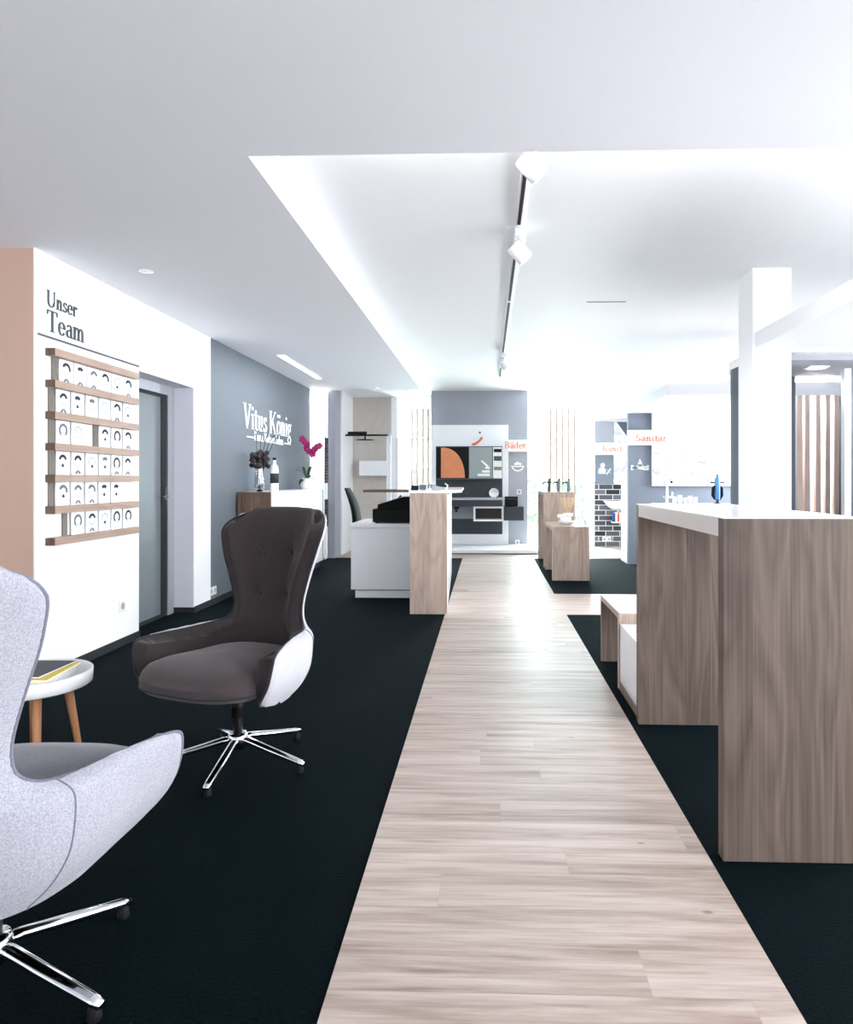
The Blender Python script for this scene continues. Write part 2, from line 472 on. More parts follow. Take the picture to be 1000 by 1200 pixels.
# ------------------------------------------------------------------ serif letters drawn as strokes
TH, TN, SF = 0.125, 0.05, 0.036
def _R(x0, y0, x1, y1): return [[(x0, y0), (x1, y0), (x1, y1), (x0, y1)]]
def _st(x, y0, y1, w=TH, lo=1, hi=1, sw=0.11):
    p = _R(x - w / 2, y0, x + w / 2, y1)
    if lo: p += _R(x - w / 2 - sw * .75, y0, x + w / 2 + sw * .75, y0 + SF)
    if hi == 1: p += _R(x - w / 2 - sw * .75, y1 - SF, x + w / 2 + sw * .75, y1)
    if hi == 2: p += [[(x - w / 2 - sw, y1 - .07), (x, y1 - .05), (x, y1), (x - w / 2, y1)]]
    return p
def _D(x0, y0, x1, y1, w): return [[(x0 - w / 2, y0), (x0 + w / 2, y0), (x1 + w / 2, y1), (x1 - w / 2, y1)]]
def _A(cx, cy, rx, ry, a0, a1, wv=TH, wh=TN):
    out = []; n = max(4, int(abs(a1 - a0) / 15))
    for i in range(n):
        q = []
        for a in (a0 + (a1 - a0) * i / n, a0 + (a1 - a0) * (i + 1) / n):
            r = math.radians(a); q.append(((cx + rx * math.cos(r), cy + ry * math.sin(r)), (cx + (rx - wv) * math.cos(r), cy + (ry - wh) * math.sin(r))))
        out.append([q[0][0], q[1][0], q[1][1], q[0][1]])
    return out
def _dot(x, y, r=.075): return [[(x + r * math.cos(a * PI / 5), y + r * math.sin(a * PI / 5)) for a in range(10)]]
X = .64
GL = {
 'U': (_st(.17, .3, 1, lo=0) + _st(.74, .3, 1, TN, lo=0) + _A(.44, .31, .325, .33, 180, 360, TH, .07), .92),
 'T': (_st(.4, 0, 1, hi=0) + _R(.04, .95, .76, 1) + [[(.04, .78), (.08, .78), (.12, .96), (.04, .96)], [(.76, .78), (.72, .78), (.68, .96), (.76, .96)]], .78),
 'V': (_D(.16, 1, .43, 0, TH) + _D(.73, 1, .44, 0, TN) + _R(.02, .964, .32, 1) + _R(.62, .964, .86, 1), .84),
 'K': (_st(.17, 0, 1) + _D(.28, .42, .74, 1, TN) + _D(.76, 0, .4, .57, TH) + _R(.62, .964, .86, 1) + _R(.62, 0, .92, SF), .92),
 'B': (_st(.17, 0, 1) + _A(.34, .745, .27, .255, -90, 90) + _A(.34, .265, .33, .265, -90, 90) + _R(.15, .95, .35, 1) + _R(.15, .49, .35, .53) + _R(.15, 0, .35, .05), .74),
 'S': (_A(.32, .74, .22, .26, 25, 270, .1, .06) + _A(.32, .27, .24, .27, -155, 90, .12, .06) + _R(.5, .78, .54, .98) + _R(.07, .02, .11, .24), .64),
 'W': (_D(.16, 1, .36, 0, TH) + _D(.6, 1, .38, 0, TN) + _D(.6, 1, .8, 0, TH) + _D(1.06, 1, .82, 0, TN) + _R(.02, .964, .3, 1) + _R(.95, .964, 1.17, 1), 1.18),
 'L': (_st(.17, 0, 1) + _R(.15, 0, .66, .05) + _R(.62, 0, .66, .24), .72),
 'n': (_st(.15, 0, X, hi=2) + _A(.32, .43, .2, .22, 0, 180, TH, .07) + _st(.4575, 0, .44, hi=0), .62),
 'm': (_st(.15, 0, X, hi=2) + _A(.32, .43, .2, .22, 0, 180, TH, .07) + _st(.4575, 0, .44, hi=0) + _A(.63, .43, .2, .22, 0, 180, TH, .07) + _st(.7675, 0, .44, hi=0), .93),
 'h': (_st(.15, 0, 1, hi=2) + _A(.32, .43, .2, .22, 0, 180, TH, .07) + _st(.4575, 0, .44, hi=0), .62),
 'r': (_st(.15, 0, X, hi=2) + _A(.34, .42, .19, .22, 60, 180, .1, .07) + _dot(.41, .56, .07), .48),
 'u': (_st(.15, .2, X, lo=0, hi=2) + _A(.32, .21, .2325, .22, 180, 360, TH, .07) + _st(.47, 0, X, lo=0, hi=2) + _R(.47, 0, .6, SF), .63),
 'i': (_st(.17, 0, X, hi=2) + _dot(.16, .86), .33),
 'l': (_st(.17, 0, 1, hi=2), .33),
 't': (_st(.2, .14, .82, lo=0, hi=0) + _R(.05, X - .05, .4, X) + _A(.3, .15, .163, .16, 180, 320, TH, .06), .42),
 's': (_A(.25, .47, .165, .17, 20, 270, .08, .055) + _A(.25, .17, .185, .17, -160, 90, .1, .055) + _R(.38, .46, .41, .62) + _R(.06, .02, .09, .18), .47),
 'e': (_A(.3, .31, .26, .335, 0, 325, TH, .05) + _R(.1, .33, .55, .375), .57),
 'a': (_st(.42, .04, .46, lo=0, hi=0) + _A(.29, .46, .193, .185, 0, 160, .1, .06) + _A(.26, .19, .21, .2, 60, 300, TH, .05) + _R(.25, .345, .42, .385) + _R(.42, 0, .55, .06), .55),
 'o': (_A(.32, .31, .28, .335, 0, 360, TH, .045), .62),
 'g': (_A(.27, .43, .22, .215, 0, 360, .11, .045) + _A(.28, -.14, .26, .16, 0, 360, .08, .06) + _D(.14, .24, .2, .02, .07) + _R(.18, .0, .42, .07) + _R(.42, .56, .58, .63), .58),
 'd': (_A(.29, .31, .25, .33, 60, 300, TH, .045) + _st(.48, 0, 1, lo=0, hi=2) + _R(.48, 0, .6, SF) + _R(.36, .58, .48, .63) + _R(.36, .0, .48, .05), .64),
 'b': (_A(.33, .31, .25, .33, -120, 120, TH, .045) + _st(.15, 0, 1, lo=0, hi=2) + _R(.15, .58, .27, .63) + _R(.15, .0, .27, .05), .62),
 '.': (_dot(.1, .06, .065), .24), ' ': ([], .3),
}
GL['ö'] = (GL['o'][0] + _dot(.2, .86) + _dot(.44, .86), .62)
GL['ä'] = (GL['a'][0] + _dot(.17, .86) + _dot(.41, .86), .55)
def lettering(mb, text, origin, U, V, Nn, cap, length=None, thick=0.01):
    adv = sum(GL[c][1] for c in text)
    sx = cap if length is None else length / adv
    x = 0.0
    for c in text:
        ps, a = GL[c]
        for p in ps:
            q = [((x + px) * sx, py * cap) for px, py in p]
            mb.prism(q, origin, U, V, Nn, thick)
        x += a
    return mb
def circ(cx, cy, r, n=20): return [(cx + r * math.cos(2 * PI * k / n), cy + r * math.sin(2 * PI * k / n)) for k in range(n)]
def ring(mb, cx, cy, r, wdt, base, U, V, Nn, th, a0=0, a1=360, n=18):
    for i in range(n):
        q = []
        for a in (a0 + (a1 - a0) * i / n, a0 + (a1 - a0) * (i + 1) / n):
            t = math.radians(a); q.append(((cx + r * math.cos(t), cy + r * math.sin(t)), (cx + (r - wdt) * math.cos(t), cy + (r - wdt) * math.sin(t))))
        mb.prism([q[0][0], q[1][0], q[1][1], q[0][1]], base, U, V, Nn, th)
FACE = dict(U=(1, 0, 0), V=(0, 0, 1), Nn=(0, -1, 0))          # a plane facing the camera
LEFTW = dict(U=(0, 1, 0), V=(0, 0, 1), Nn=(1, 0, 0))          # a plane on the left wall facing right

# ================================================================== THE SETTING
WL = -2.64          # left wall plane
ZL, ZU = 2.554, 2.76
YE = 10.15          # carpet end
struct('floor', box(-4.7, 5.0, -3.4, 12.5, -0.12, 0.0), M['carpet'])
struct('floor_runway', box(-0.374, 0.703, -3.3, YE, 0.0, 0.004), M['planks'])
struct('floor_crossing', box(0.703, 4.6, 5.93, 6.99, 0.0, 0.004), M['planks'])
struct('floor_rear', box(-4.5, 4.6, YE, 12.3, 0.0, 0.004), M['planks'])

# left wall with the door niche
YN0, YN1, ZN = 4.97, 5.92, 2.045
wl = MB()
wl.box(WL - 0.01, WL, 3.81, 4.11, 0, ZL).box(WL - 0.3, WL, 4.11, YN0, 0, ZL)
wl.box(WL - 0.3, WL, YN0, YN1, ZN, ZL)
wl.box(WL - 0.3, WL, YN1, 6.28, 0, ZL)
struct('wall_left', wl, M['white'])
struct('wall_left_niche', box(WL - 0.299, WL - 0.004, YN1 - 0.004, YN1, 0.0, ZN), M['reveal'])
struct('trim_1', box(WL - 0.299, WL - 0.004, YN0, YN1 - 0.004, ZN - 0.02, ZN), M['reveal'])
struct('wall_left_rear', box(WL - 0.3, WL, 6.28, 9.85, 0, ZL), M['grey'])
struct('wall_left_front', box(-4.5, WL - 0.01, 3.81, 4.11, 0, ZL), M['beige'])
struct('wall_left_outer', box(-4.7, -4.5, -3.4, 12.4, 0, ZU), M['white'])
struct('baseboard_left', MB().box(WL, WL + 0.012, 3.81, YN0, 0, 0.055).box(WL, WL + 0.012, YN1, 9.85, 0, 0.055).box(WL - 0.2, WL + 0.012, YN1 - 0.016, YN1 - 0.004, 0, 0.05), M['skirt'])
struct('baseboard_front', box(-4.5, WL, 3.798, 3.81, 0, 0.055), M['skirt'])

# door in the niche
XD = -2.84
d = MB()
d.box(XD - 0.05, XD + 0.02, 4.97, YN1 - 0.004, ZN - 0.10, ZN - 0.02)
d.box(XD - 0.05, XD + 0.02, YN1 - 0.115, YN1 - 0.004, 0, ZN - 0.10)
d.box(XD - 0.05, XD + 0.02, 4.97, 5.03, 0, ZN - 0.10)
dr = d.build('door_1', M['alu']); dr['kind'] = 'structure'
box(XD - 0.03, XD - 0.0, 5.12, 5.71, 0.03, ZN - 0.13).build('door_glass', M['frost'], dr)
MB().box(XD - 0.035, XD + 0.008, 5.71, 5.805, 0.0, ZN - 0.10).box(XD - 0.035, XD + 0.008, 5.03, 5.12, 0.0, ZN - 0.10)\
    .box(XD - 0.035, XD + 0.008, 5.12, 5.71, ZN - 0.13, ZN - 0.10).box(XD - 0.035, XD + 0.008, 5.12, 5.71, 0.0, 0.03).build('door_leaf_frame', M['skirt'], dr)
MB().box(XD + 0.008, XD + 0.03, 5.745, 5.765, 1.02, 1.14).tube([(XD + 0.03, 5.755, 1.05), (XD + 0.05, 5.755, 1.05), (XD + 0.055, 5.65, 1.05)], 0.008).build('door_handle', M['steel'], dr)

# rear left: partition column, white walls around the shower niche
struct('wall_rear_partition', box(-2.44, -2.325, 10.1, 10.5, 0, ZU), M['lgrey'])
struct('wall_rear_corridor', box(-4.5, -2.44, 10.7, 10.85, 0, ZU), M['white'])
YB = 11.35
struct('wall_niche_left', box(-2.42, -2.30, 10.5, 11.6, 0, ZU), M['white'])
struct('wall_niche_stone', box(-2.30, -1.64, YB, YB + 0.1, 0, 2.61), M['stone'])
struct('wall_niche_header', MB().box(-2.30, -1.34, 10.25, YB + 0.2, 2.61, ZU).box(-1.64, -1.54, YB, YB + 0.2, 0, 2.61), M['white'])
struct('baseboard_rear', box(-2.296, -1.64, YB - 0.02, YB - 0.003, 0.004, 0.05), M['skirt'])
# facade with windows
fc = MB()
YF = 12.3
fc.box(-4.5, -1.50, YF, YF + 0.2, 0, ZU)
fc.box(-0.92, 0.62, YF, YF + 0.2, 0, ZU)
fc.box(2.05, 4.6, YF, YF + 0.2, 0, ZU)
fc.box(-1.50, -0.92, YF, YF + 0.2, 2.42, ZU).box(0.62, 2.05, YF, YF + 0.2, 2.42, ZU)
struct('wall_rear', fc, M['white'])
def window(name, x0, x1, z0, z1, y, muls, trs):
    f = MB(); t = 0.045
    f.box(x0, x1, y, y + 0.08, z0, z0 + t).box(x0, x1, y, y + 0.08, z1 - t, z1)
    f.box(x0, x0 + t, y, y + 0.08, z0 + t, z1 - t).box(x1 - t, x1, y, y + 0.08, z0 + t, z1 - t)
    for mx in muls: f.box(mx - t / 2, mx + t / 2, y, y + 0.08, z0 + t, z1 - t)
    for tz in trs: f.box(x0 + t, x1 - t, y + 0.005, y + 0.075, tz - t / 2, tz + t / 2)
    o = f.build(name, M['white']); o['kind'] = 'structure'
    box(x0 + t, x1 - t, y + 0.035, y + 0.043, z0 + t, z1 - t).build('window_pane', M['glass'], o)
    return o
window('window_1', -1.50, -0.92, 0.004, 2.42, YF + 0.06, [], [1.95])
window('window_2', 0.62, 2.05, 0.004, 2.42, YF + 0.06, [1.30], [1.95])

# right and back walls with long window bands (outside the frame; the room's daylight)
rw = MB()
rw.box(4.6, 4.8, -3.4, 12.5, 0, 0.45).box(4.6, 4.8, -3.4, 12.5, 2.45, ZU)
for y0, y1 in ((-3.4, -2.5), (4.3, 7.8), (9.4, 12.5)): rw.box(4.6, 4.8, y0, y1, 0.45, 2.45)
for y in (-0.2, 2.1): rw.box(4.6, 4.8, y - 0.05, y + 0.05, 0.45, 2.45)
struct('wall_right', rw, M['white'])
bw = MB()
bw.box(-4.7, 4.8, -3.2, -3.0, 0, 0.45).box(-4.7, 4.8, -3.2, -3.0, 2.45, ZU)
bw.box(-4.7, -2.7, -3.2, -3.0, 0.45, 2.45).box(-1.2, 4.8, -3.2, -3.0, 0.45, 2.45)
struct('wall_back', bw, M['white'])

# ceilings
XS = -1.0
lc = MB().box(-4.7, 4.8, -3.4, 2.76, ZL, 2.95).box(-4.7, XS, 2.76, 10.06, ZL, 2.95)
struct('ceiling', lc, M['ceil'])
struct('ceiling_upper', MB().box(XS, 4.8, 2.76, 12.5, ZU, 2.95).box(-4.7, XS, 10.06, 12.5, ZU, 2.95), M['white'])

# pillar and the right-hand cabin
struct('wall_pillar', box(1.96, 2.24, 4.97, 5.25, 0, ZU), M['white'])
xo, zo = PY(924, 413, 4.99)
cb_ = MB()
cb_.box(2.24, xo, 4.975, 5.09, 0, 2.17)
cb_.box(xo, 4.6, 4.975, 5.09, zo, 2.17)
cb_.box(3.1, 4.6, 4.975, 5.09, 0, zo)
struct('wall_cabin_front', cb_, M['white'])
struct('ceiling_cabin_canopy', MB().box(1.975, 4.6, 3.05, 4.97, 2.17, 2.285).box(2.24, 4.6, 4.97, 6.25, 2.17, 2.285), M['white'])
YC = 5.9
wx0, wz1 = PY(932.5, 443, YC); wx1, wz0 = PY(987, 463, YC)
struct('wall_cabin_rear', MB().box(2.155, wx0, YC, YC + 0.06, 0, 2.17).box(wx1, 4.6, YC, YC + 0.1, 0, 2.17), M['grey'])
struct('wall_cabin_light', box(wx0, wx1, YC + 0.25, YC + 0.3, 0, 2.17), M['white'])  # white panel standing in for the bright window behind the slats
struct('wall_cabin_side', box(2.155, 2.255, 5.25, YC, 0, 2.17), M['dgrey'])
struct('ceiling_cabin_inside', box(2.255, 4.6, 5.09, YC, 2.10, 2.17), M['lgrey'])
jx, _ = PY(989, 500, 5.5)
struct('trim_2', box(jx, jx + 0.05, 5.48, 5.54, 0, 2.10), M['white'])
struct('wall_cabin_jamb', box(jx + 0.05, 4.6, 5.48, 5.54, 0, 2.10), M['grey'])
area('slat_backlight', (3.0, YC + 0.16, 2.14), (0, 0, 0), 0.5, 0.08, 60)  # added lamp between slats and panel; lights the panel in place of a window
area('slat_fill', (3.6, 5.2, 2.05), (math.radians(35), 0, math.radians(30)), 0.25, 0.2, 14)  # added fill, out of view, tilted to brighten the slats

# bathroom display wall
YW = 11.7
bx0 = PY(505.5, 600, YW)[0]; bx1 = PY(618.5, 600, YW)[0]
struct('wall_bath_display', box(bx0, bx1, YW, YW + 0.45, 0.0, ZU), M['lgrey'])
struct('floor_platform', box(bx0, bx1 + 0.12, 10.66, YW, 0.02, 0.07), M['white'])
struct('trim_3', box(bx0 + 0.02, bx1 + 0.08, 10.70, YW, 0.004, 0.02), M['skirt'])  # dark strip paints the shade of the gap under the platform

# sanitary cabin (grey wall, white canopy) and art cabin
YS = 9.5
struct('wall_sanitary', box(2.0, 3.7, YS, YS + 0.08, 0, 2.14), M['grey2'])
struct('ceiling_sanitary_canopy', box(2.0, 3.9, 7.46, YS + 0.08, 2.14, 2.26), M['white'])
struct('wall_sanitary_side', box(2.0, 2.06, YS + 0.08, YS + 0.5, 0, 1.16), M['white'])
YK = 12.0
kx0 = PY(697, 500, YK)[0]
struct('wall_art', MB().box(kx0 - 0.08, kx0, YK - 0.02, YK + 0.2, 0, 2.30).box(kx0, 2.8, YK, YK + 0.2, 1.15, 2.27), M['white'])
struct('wall_art_brick', box(kx0, 2.8, YK - 0.01, YK + 0.2, 0, 1.15), M['brick'])
struct('ceiling_art_canopy', box(kx0 - 0.08, 2.8, 10.9, YK + 0.2, 2.27, 2.37), M['white'])

# outside
struct('ground_outside', box(-14, 16, 12.5, 40, -0.15, -0.02), plain('pale_paving', (205, 205, 200), 0.9))
def hedge(name, label, x0, x1, y, h, n):
    mb = MB()
    for i in range(n):
        c = Vector((random.uniform(x0, x1), y + random.uniform(-.5, .5), random.uniform(0, h)))
        k = Vector((random.gauss(0, 1), random.gauss(0, 1), random.gauss(0, 1))).normalized()
        u = k.orthogonal().normalized(); v = k.cross(u); s_ = random.uniform(.06, .14)
        mb.add([c - u * s_, c - v * s_ * .5, c + u * s_, c + v * s_ * .5], [(0, 1, 2, 3)])
    for i in range(24): mb.tube([(x0 + (x1 - x0) * (i + .5) / 24, y, -0.02), (x0 + (x1 - x0) * (i + .5) / 24 + random.uniform(-.1, .1), y, h * .8)], [.03, .01], 5)
    return tag(mb.build(name, M['hedge']), label, 'hedge')
hedge('hedge', 'green garden hedge outside, seen through the narrow window by the wooden slats', -3.4, -1.2, 15.5, 1.45, 1500)
hedge('hedge', 'pale green hedge outside, behind the wide rear window', 0.8, 3.0, 17.5, 1.5, 1100)

# ================================================================== WRITING ON THE WALLS
def text_thing(name, label, text, origin, frame, cap, length, mat, thick=0.012, extra=None):
    mb = lettering(MB(), text, origin, frame['U'], frame['V'], frame['Nn'], cap, length, thick)
    if extra: extra(mb)
    return tag(mb.build(name, mat), label, 'lettering')
ya, za = PX(54, 357, WL); yb, _ = PX(90, 357, WL)
text_thing('wall_lettering', 'small grey serif word Unser on the white wall, above the larger word', 'Unser', (WL, ya, za - .005), LEFTW, 0.098, yb - ya, M['ink'], 0.006)
ya, za = PX(54, 387, WL); yb, _ = PX(98.5, 387, WL)
text_thing('wall_lettering', 'large grey serif word Team on the white wall, directly above the line', 'Team', (WL, ya, za), LEFTW, 0.128, yb - ya, M['ink'], 0.006)
y0, z0 = PX(44, 391, WL)
tag(box(WL, WL + 0.006, y0, YN0 - 0.002, z0 - 0.006, z0 + 0.006).build('wall_line', M['ink']), 'long thin dark line on the white wall above the portrait ledges', 'wall line')
ya, za = PX(284.5, 501, WL); yb, _ = PX(341, 520, WL)
wsp = sum(GL[c][1] for c in 'Vitus König'); wv_ = sum(GL[c][1] for c in 'Vitus') / wsp; wk_ = sum(GL[c][1] for c in 'König') / wsp
text_thing('wall_lettering', 'large white raised serif word Vitus on the grey wall', 'Vitus', (WL, ya, za), LEFTW, 0.275, (yb - ya) * wv_, M['wletter'], 0.008)
text_thing('wall_lettering', 'large white raised serif word König on the grey wall', 'König', (WL, yb - (yb - ya) * wk_, za), LEFTW, 0.275, (yb - ya) * wk_, M['wletter'], 0.008)
y1_, z1_ = PX(298, 516, WL); y2_, _ = PX(332, 520, WL)
l0 = PX(289, 515, WL)[0]; l1 = PX(297, 515, WL)[0]; l2 = PX(333, 520, WL)[0]; l3 = PX(340, 520, WL)[0]
def dashes(mb):
    mb.box(WL, WL + 0.01, l0, l1, z1_ + 0.02, z1_ + 0.035).box(WL, WL + 0.01, l2, l3, z1_ + 0.02, z1_ + 0.035)
text_thing('wall_lettering', 'small white subtitle with a dash at each end under the large white letters', 'Bauen. Wohnen. Leben.', (WL, y1_, z1_), LEFTW, 0.105, y2_ - y1_, M['wletter'], 0.006, dashes)

# ================================================================== PORTRAIT LEDGES
LY0, LY1 = 3.90, 4.865
rack = thing('picture_ledge_rack', 'seven oak picture ledges one above another with grey uprights, on the white wall', 'picture shelf', (WL, LY0, 0.8))
LZ = [1.965 - 0.1895 * i for i in range(7)]
for z in LZ:
    mb = MB(); mb.box(WL, WL + 0.06, LY0, LY1, z - 0.0225, z + 0.0225)
    mb.m[2] = 1                                   # sawn end towards the viewer
    mb.build('ledge', [M['oak_h'], M['oak_end']], rack)
def upright(y0, zi):
    box(WL, WL + 0.010, y0, y0 + 0.045, LZ[zi + 1] + 0.0225, LZ[zi] - 0.0225).build('upright', M['upright'], rack)
for i in range(5): upright(LY0 + (0.02 if i else 0.05), i)
upright(4.375, 2); upright(LY0 + 0.15, 5)
rows = [[0, 1, 2, 3, 4, 5], [0, 1, 2, 3, 4, 5], [0, 1, 3, 4, 5], [0, 1, 2, 3, 4, 5], [0, 1, 2, 3, 4], [1, 2, 3, 4, 5]]
ORD = ['first', 'second', 'third', 'fourth', 'fifth', 'sixth']
LEDGE = ['topmost', 'second highest', 'third highest', 'fourth highest', 'fifth highest', 'lowest']
HAIR = ['dark short hair', 'dark parted hair', 'long hair', 'a thin hair outline', 'a dark fringe']
def card(y0, zb, h, style, rng):
    mb = MB(); wd = 0.132
    mb.mat(0).box(WL + 0.012, WL + 0.018, y0, y0 + wd, zb, zb + h)
    base = (WL + 0.018, y0, zb); U, V, Nn = (0, 1, 0), (0, 0, 1), (1, 0, 0)
    cx = wd / 2 + rng.uniform(-.006, .006); cy = h * .60; r = .034
    dk = 3 if style == 3 else rng.choice([1, 2, 1])
    mb.mat(3); ring(mb, cx, cy - .004, r, .005, base, U, V, Nn, .0006, 180, 360, 10)
    mb.mat(dk)
    if style == 0:
        ring(mb, cx, cy, r + .006, .018, base, U, V, Nn, .0010, 15, 165, 12)
    elif style == 1:
        ring(mb, cx, cy, r + .008, .018, base, U, V, Nn, .0010, -10, 150, 12); ring(mb, cx - .006, cy + .008, r, .01, base, U, V, Nn, .0012, 60, 170, 8)
    elif style == 2:
        ring(mb, cx, cy, r + .008, .016, base, U, V, Nn, .0010, -50, 230, 16)
    elif style == 3:
        ring(mb, cx, cy, r + .002, .007, base, U, V, Nn, .0010, -20, 200, 14)
    else:
        ring(mb, cx, cy, r + .006, .022, base, U, V, Nn, .0010, 40, 140, 8)
    mb.mat(3)
    for s in (-1, 1): mb.prism([(cx + s * .012 - .004, cy + .002), (cx + s * .012 + .004, cy + .002), (cx + s * .012 + .004, cy + .005), (cx + s * .012 - .004, cy + .005)], base, U, V, Nn, .0008)
    mb.prism([(cx - .007, cy - .018), (cx + .007, cy - .018), (cx + .005, cy - .014), (cx - .005, cy - .014)], base, U, V, Nn, .0008)
    if rng.random() < .45:
        mb.mat(2); mb.prism([(cx - .035, .006), (cx - .006, .034), (cx, .022), (cx - .010, .006)], base, U, V, Nn, .0008)
        mb.prism([(cx + .035, .006), (cx + .010, .006), (cx, .022), (cx + .006, .034)], base, U, V, Nn, .0008)
    elif rng.random() < .5:
        mb.mat(1); mb.prism(circ(cx, cy - .028, .011, 10), base, U, V, Nn, .0008)
    return mb.build('portrait_card', [M['card'], M['inkd'], M['inkm'], M['inkl']])
rng = random.Random(3)
for ri, cols in enumerate(rows):
    for n, ci in enumerate(cols):
        yy = LY0 + 0.075 + ci * 0.149 + (0.03 if ri == 0 and ci < 5 else 0) * (1 - ci / 5)
        if ri == 4: yy = LY0 + 0.07 + ci * 0.149
        st = rng.choice([0, 1, 2, 3, 4])
        c = card(yy, LZ[ri + 1] + 0.0225, 0.143, st, rng)
        tag(c, 'portrait card with %s, %s from left in the %s row' % (HAIR[st], ORD[n], LEDGE[ri]), 'portrait card', 'portrait cards on the ledges')

# ================================================================== SMALL WALL AND CEILING FITTINGS
def socket(label, org, frame, n=1, switch=False, w_=0.08):
    U, V, Nn = Vector(frame['U']), Vector(frame['V']), Vector(frame['Nn'])
    t = thing('wall_switch' if switch else 'wall_socket', label, 'switch' if switch else 'socket', org)
    o = Vector(org)
    for i in range(n):
        mb = MB(); mb.prism([(i * w_, 0), ((i + 1) * w_ - .003, 0), ((i + 1) * w_ - .003, .08), (i * w_, .08)], o, U, V, Nn, .009)
        mb.build('plate', M['ceramic'], t, bevel=0.002)
        mb = MB()
        if switch: mb.prism([(i * w_ + .012, .012), (i * w_ + w_ - .015, .012), (i * w_ + w_ - .015, .068), (i * w_ + .012, .068)], o + Nn * .009, U, V, Nn, .004)
        else: mb.prism(circ(i * w_ + w_ / 2, .04, .024), o + Nn * .009, U, V, Nn, .001)
        mb.build('rocker' if switch else 'insert', M['lgrey'] if switch else M['alu'], t)
    return t
y, z = PX(139, 718, WL); socket('single white socket low on the white wall under the portrait ledges', (WL, y, z), LEFTW)
y, z = PX(245, 699, WL); socket('double white socket low on the grey wall beside the dark armchair', (WL, y, z), LEFTW, 2)
x, z = PY(197.5, 610, YN1 - .004); socket('white light switch on the reveal beside the glass door', (x + .0, YN1 - .004, z), FACE, 1, True, 0.03)
x, z = PY(606, 579, YW); socket('double white switch, upper fitting on the grey bathroom display wall', (x, YW, z), FACE, 1, True)
x, z = PY(604, 638, YW); socket('white socket near the bottom of the bathroom display wall', (x, YW, z), FACE, 1)
x, z = PY(706, 633, YK - .01); socket('double white socket on the dark brick tiles', (x, YK - .01, z - .02), FACE, 2)

def downlight(label, u, v, zc=ZL):
    x, y = FL(u, v, 0) if False else (0, 0)
    a = (u - CX) / F_PX; s, c = math.sin(YAW), math.cos(YAW); t = (zc - EYE) * F_PX / (CY - v)
    x, y = t * (-s + a * c), t * (c + a * s)
    th = thing('ceiling_downlight', label, 'downlight', (x, y, zc))
    MB().lathe([(0.0, -0.003), (0.045, -0.003), (0.047, 0)], (x, y, zc), 24).build('rim', M['ceramic'], th)
    MB().lathe([(0.0, -0.0045), (0.024, -0.0045), (0.024, -0.003)], (x, y, zc), 20).build('lens', M['ceramic'], th)
downlight('small round recessed spotlight in the low ceiling above the portrait wall', 171, 318)
downlight('small round recessed spotlight in the low ceiling in front of the shower niche', 440, 454.5)
def ceil_pt(u, v, zc):
    a = (u - CX) / F_PX; s, c = math.sin(YAW), math.cos(YAW); t = (zc - EYE) * F_PX / (CY - v)
    return t * (-s + a * c), t * (c + a * s)
ax, ay = ceil_pt(328, 415, ZL); bx, by = ceil_pt(374, 443, ZL)
ll = thing('linear_ceiling_light', 'long narrow recessed light strip in the low ceiling along the grey wall', 'ceiling light', (ax, ay, ZL))
box(ax - .045, ax + .045, ay, by, ZL - .012, ZL).build('housing', M['white'], ll)
box(ax - .03, ax + .03, ay + .02, by - .02, ZL - .015, ZL - .012).build('diffuser', M['strip'], ll)
ax, ay = ceil_pt(688, 353.5, ZU); bx, by = ceil_pt(735, 352, ZU)
tag(box(ax, bx, ay, ay + .02, ZU - .004, ZU).build('slot_vent', M['lgrey']), 'thin slot vent across the white upper ceiling', 'vent')
x, z = PY(929, 429, 5.75)
cl = thing('cabin_ceiling_light', 'small bright rectangular light in the cabin ceiling behind the doorway', 'ceiling light', (2.75, 5.8, 2.14))
x, y = ceil_pt(957, 430, 2.10)
cl.location = (x, y, 2.10)
box(x - .08, x + .08, y - .06, y + .06, 2.092, 2.10).build('frame', M['white'], cl)
box(x - .06, x + .06, y - .04, y + .04, 2.088, 2.092).build('lens', M['lamp'], cl)

# ------------------------------------------------------------------ track with spotlights
XT = 0.19
tr = thing('light_track', 'white ceiling track with a black slot running along the upper ceiling', 'light track', (XT, 2.8, ZU))
box(XT - .018, XT + .018, 2.85, 9.95, ZU - .03, ZU).build('rail', M['white'], tr)
for y0, y1 in ((2.86, 2.9), (3.12, 4.0), (4.3, 5.7), (5.76, 8.0), (8.3, 9.9)):
    box(XT - .010, XT + .010, y0, y1, ZU - .033, ZU - .03).build('slot', M['black'], tr)
def spot(label, y, aim, scale=1.0):
    t = thing('track_spotlight', label, 'spotlight', (XT, y, ZU - .033), 0, 'spotlights on the ceiling track')
    MB().box(XT - .02, XT + .05, y - .09, y + .09, ZU - .075, ZU - .033).build('adapter', M['lacq'], t, bevel=.004)
    MB().tube([(XT + .012, y, ZU - .075), (XT + .012, y, ZU - .13)], .011).build('stem', M['steel'], t)
    d = Vector(aim).normalized(); c = Vector((XT + .012, y, ZU - .150))
    a = c - d * .062; b = c + d * .058
    MB().tube([a, a + d * .006, a + d * .02, b - d * .004, b], [.038, .048, .052, .052, .049], 28).build('lamp_head', M['lacq'], t)
    MB().tube([b, b + d * .0015], .046, 24).build('lens', M['lamp'], t)
    l = bpy.data.lights.new('spot_beam', 'SPOT'); l.energy = 25; l.spot_size = math.radians(70); l.spot_blend = .6; l.shadow_soft_size = .04
    o = bpy.data.objects.new('spot_beam', l); COL.objects.link(o)
    o.location = b + d * .01; o.rotation_euler = d.to_track_quat('-Z', 'Y').to_euler()
spot('white track spotlight, nearest of the three and turned to the right', 3.0, (.62, .30, -.55))
spot('white track spotlight, middle one of the three', 4.14, (.62, .30, -.62))
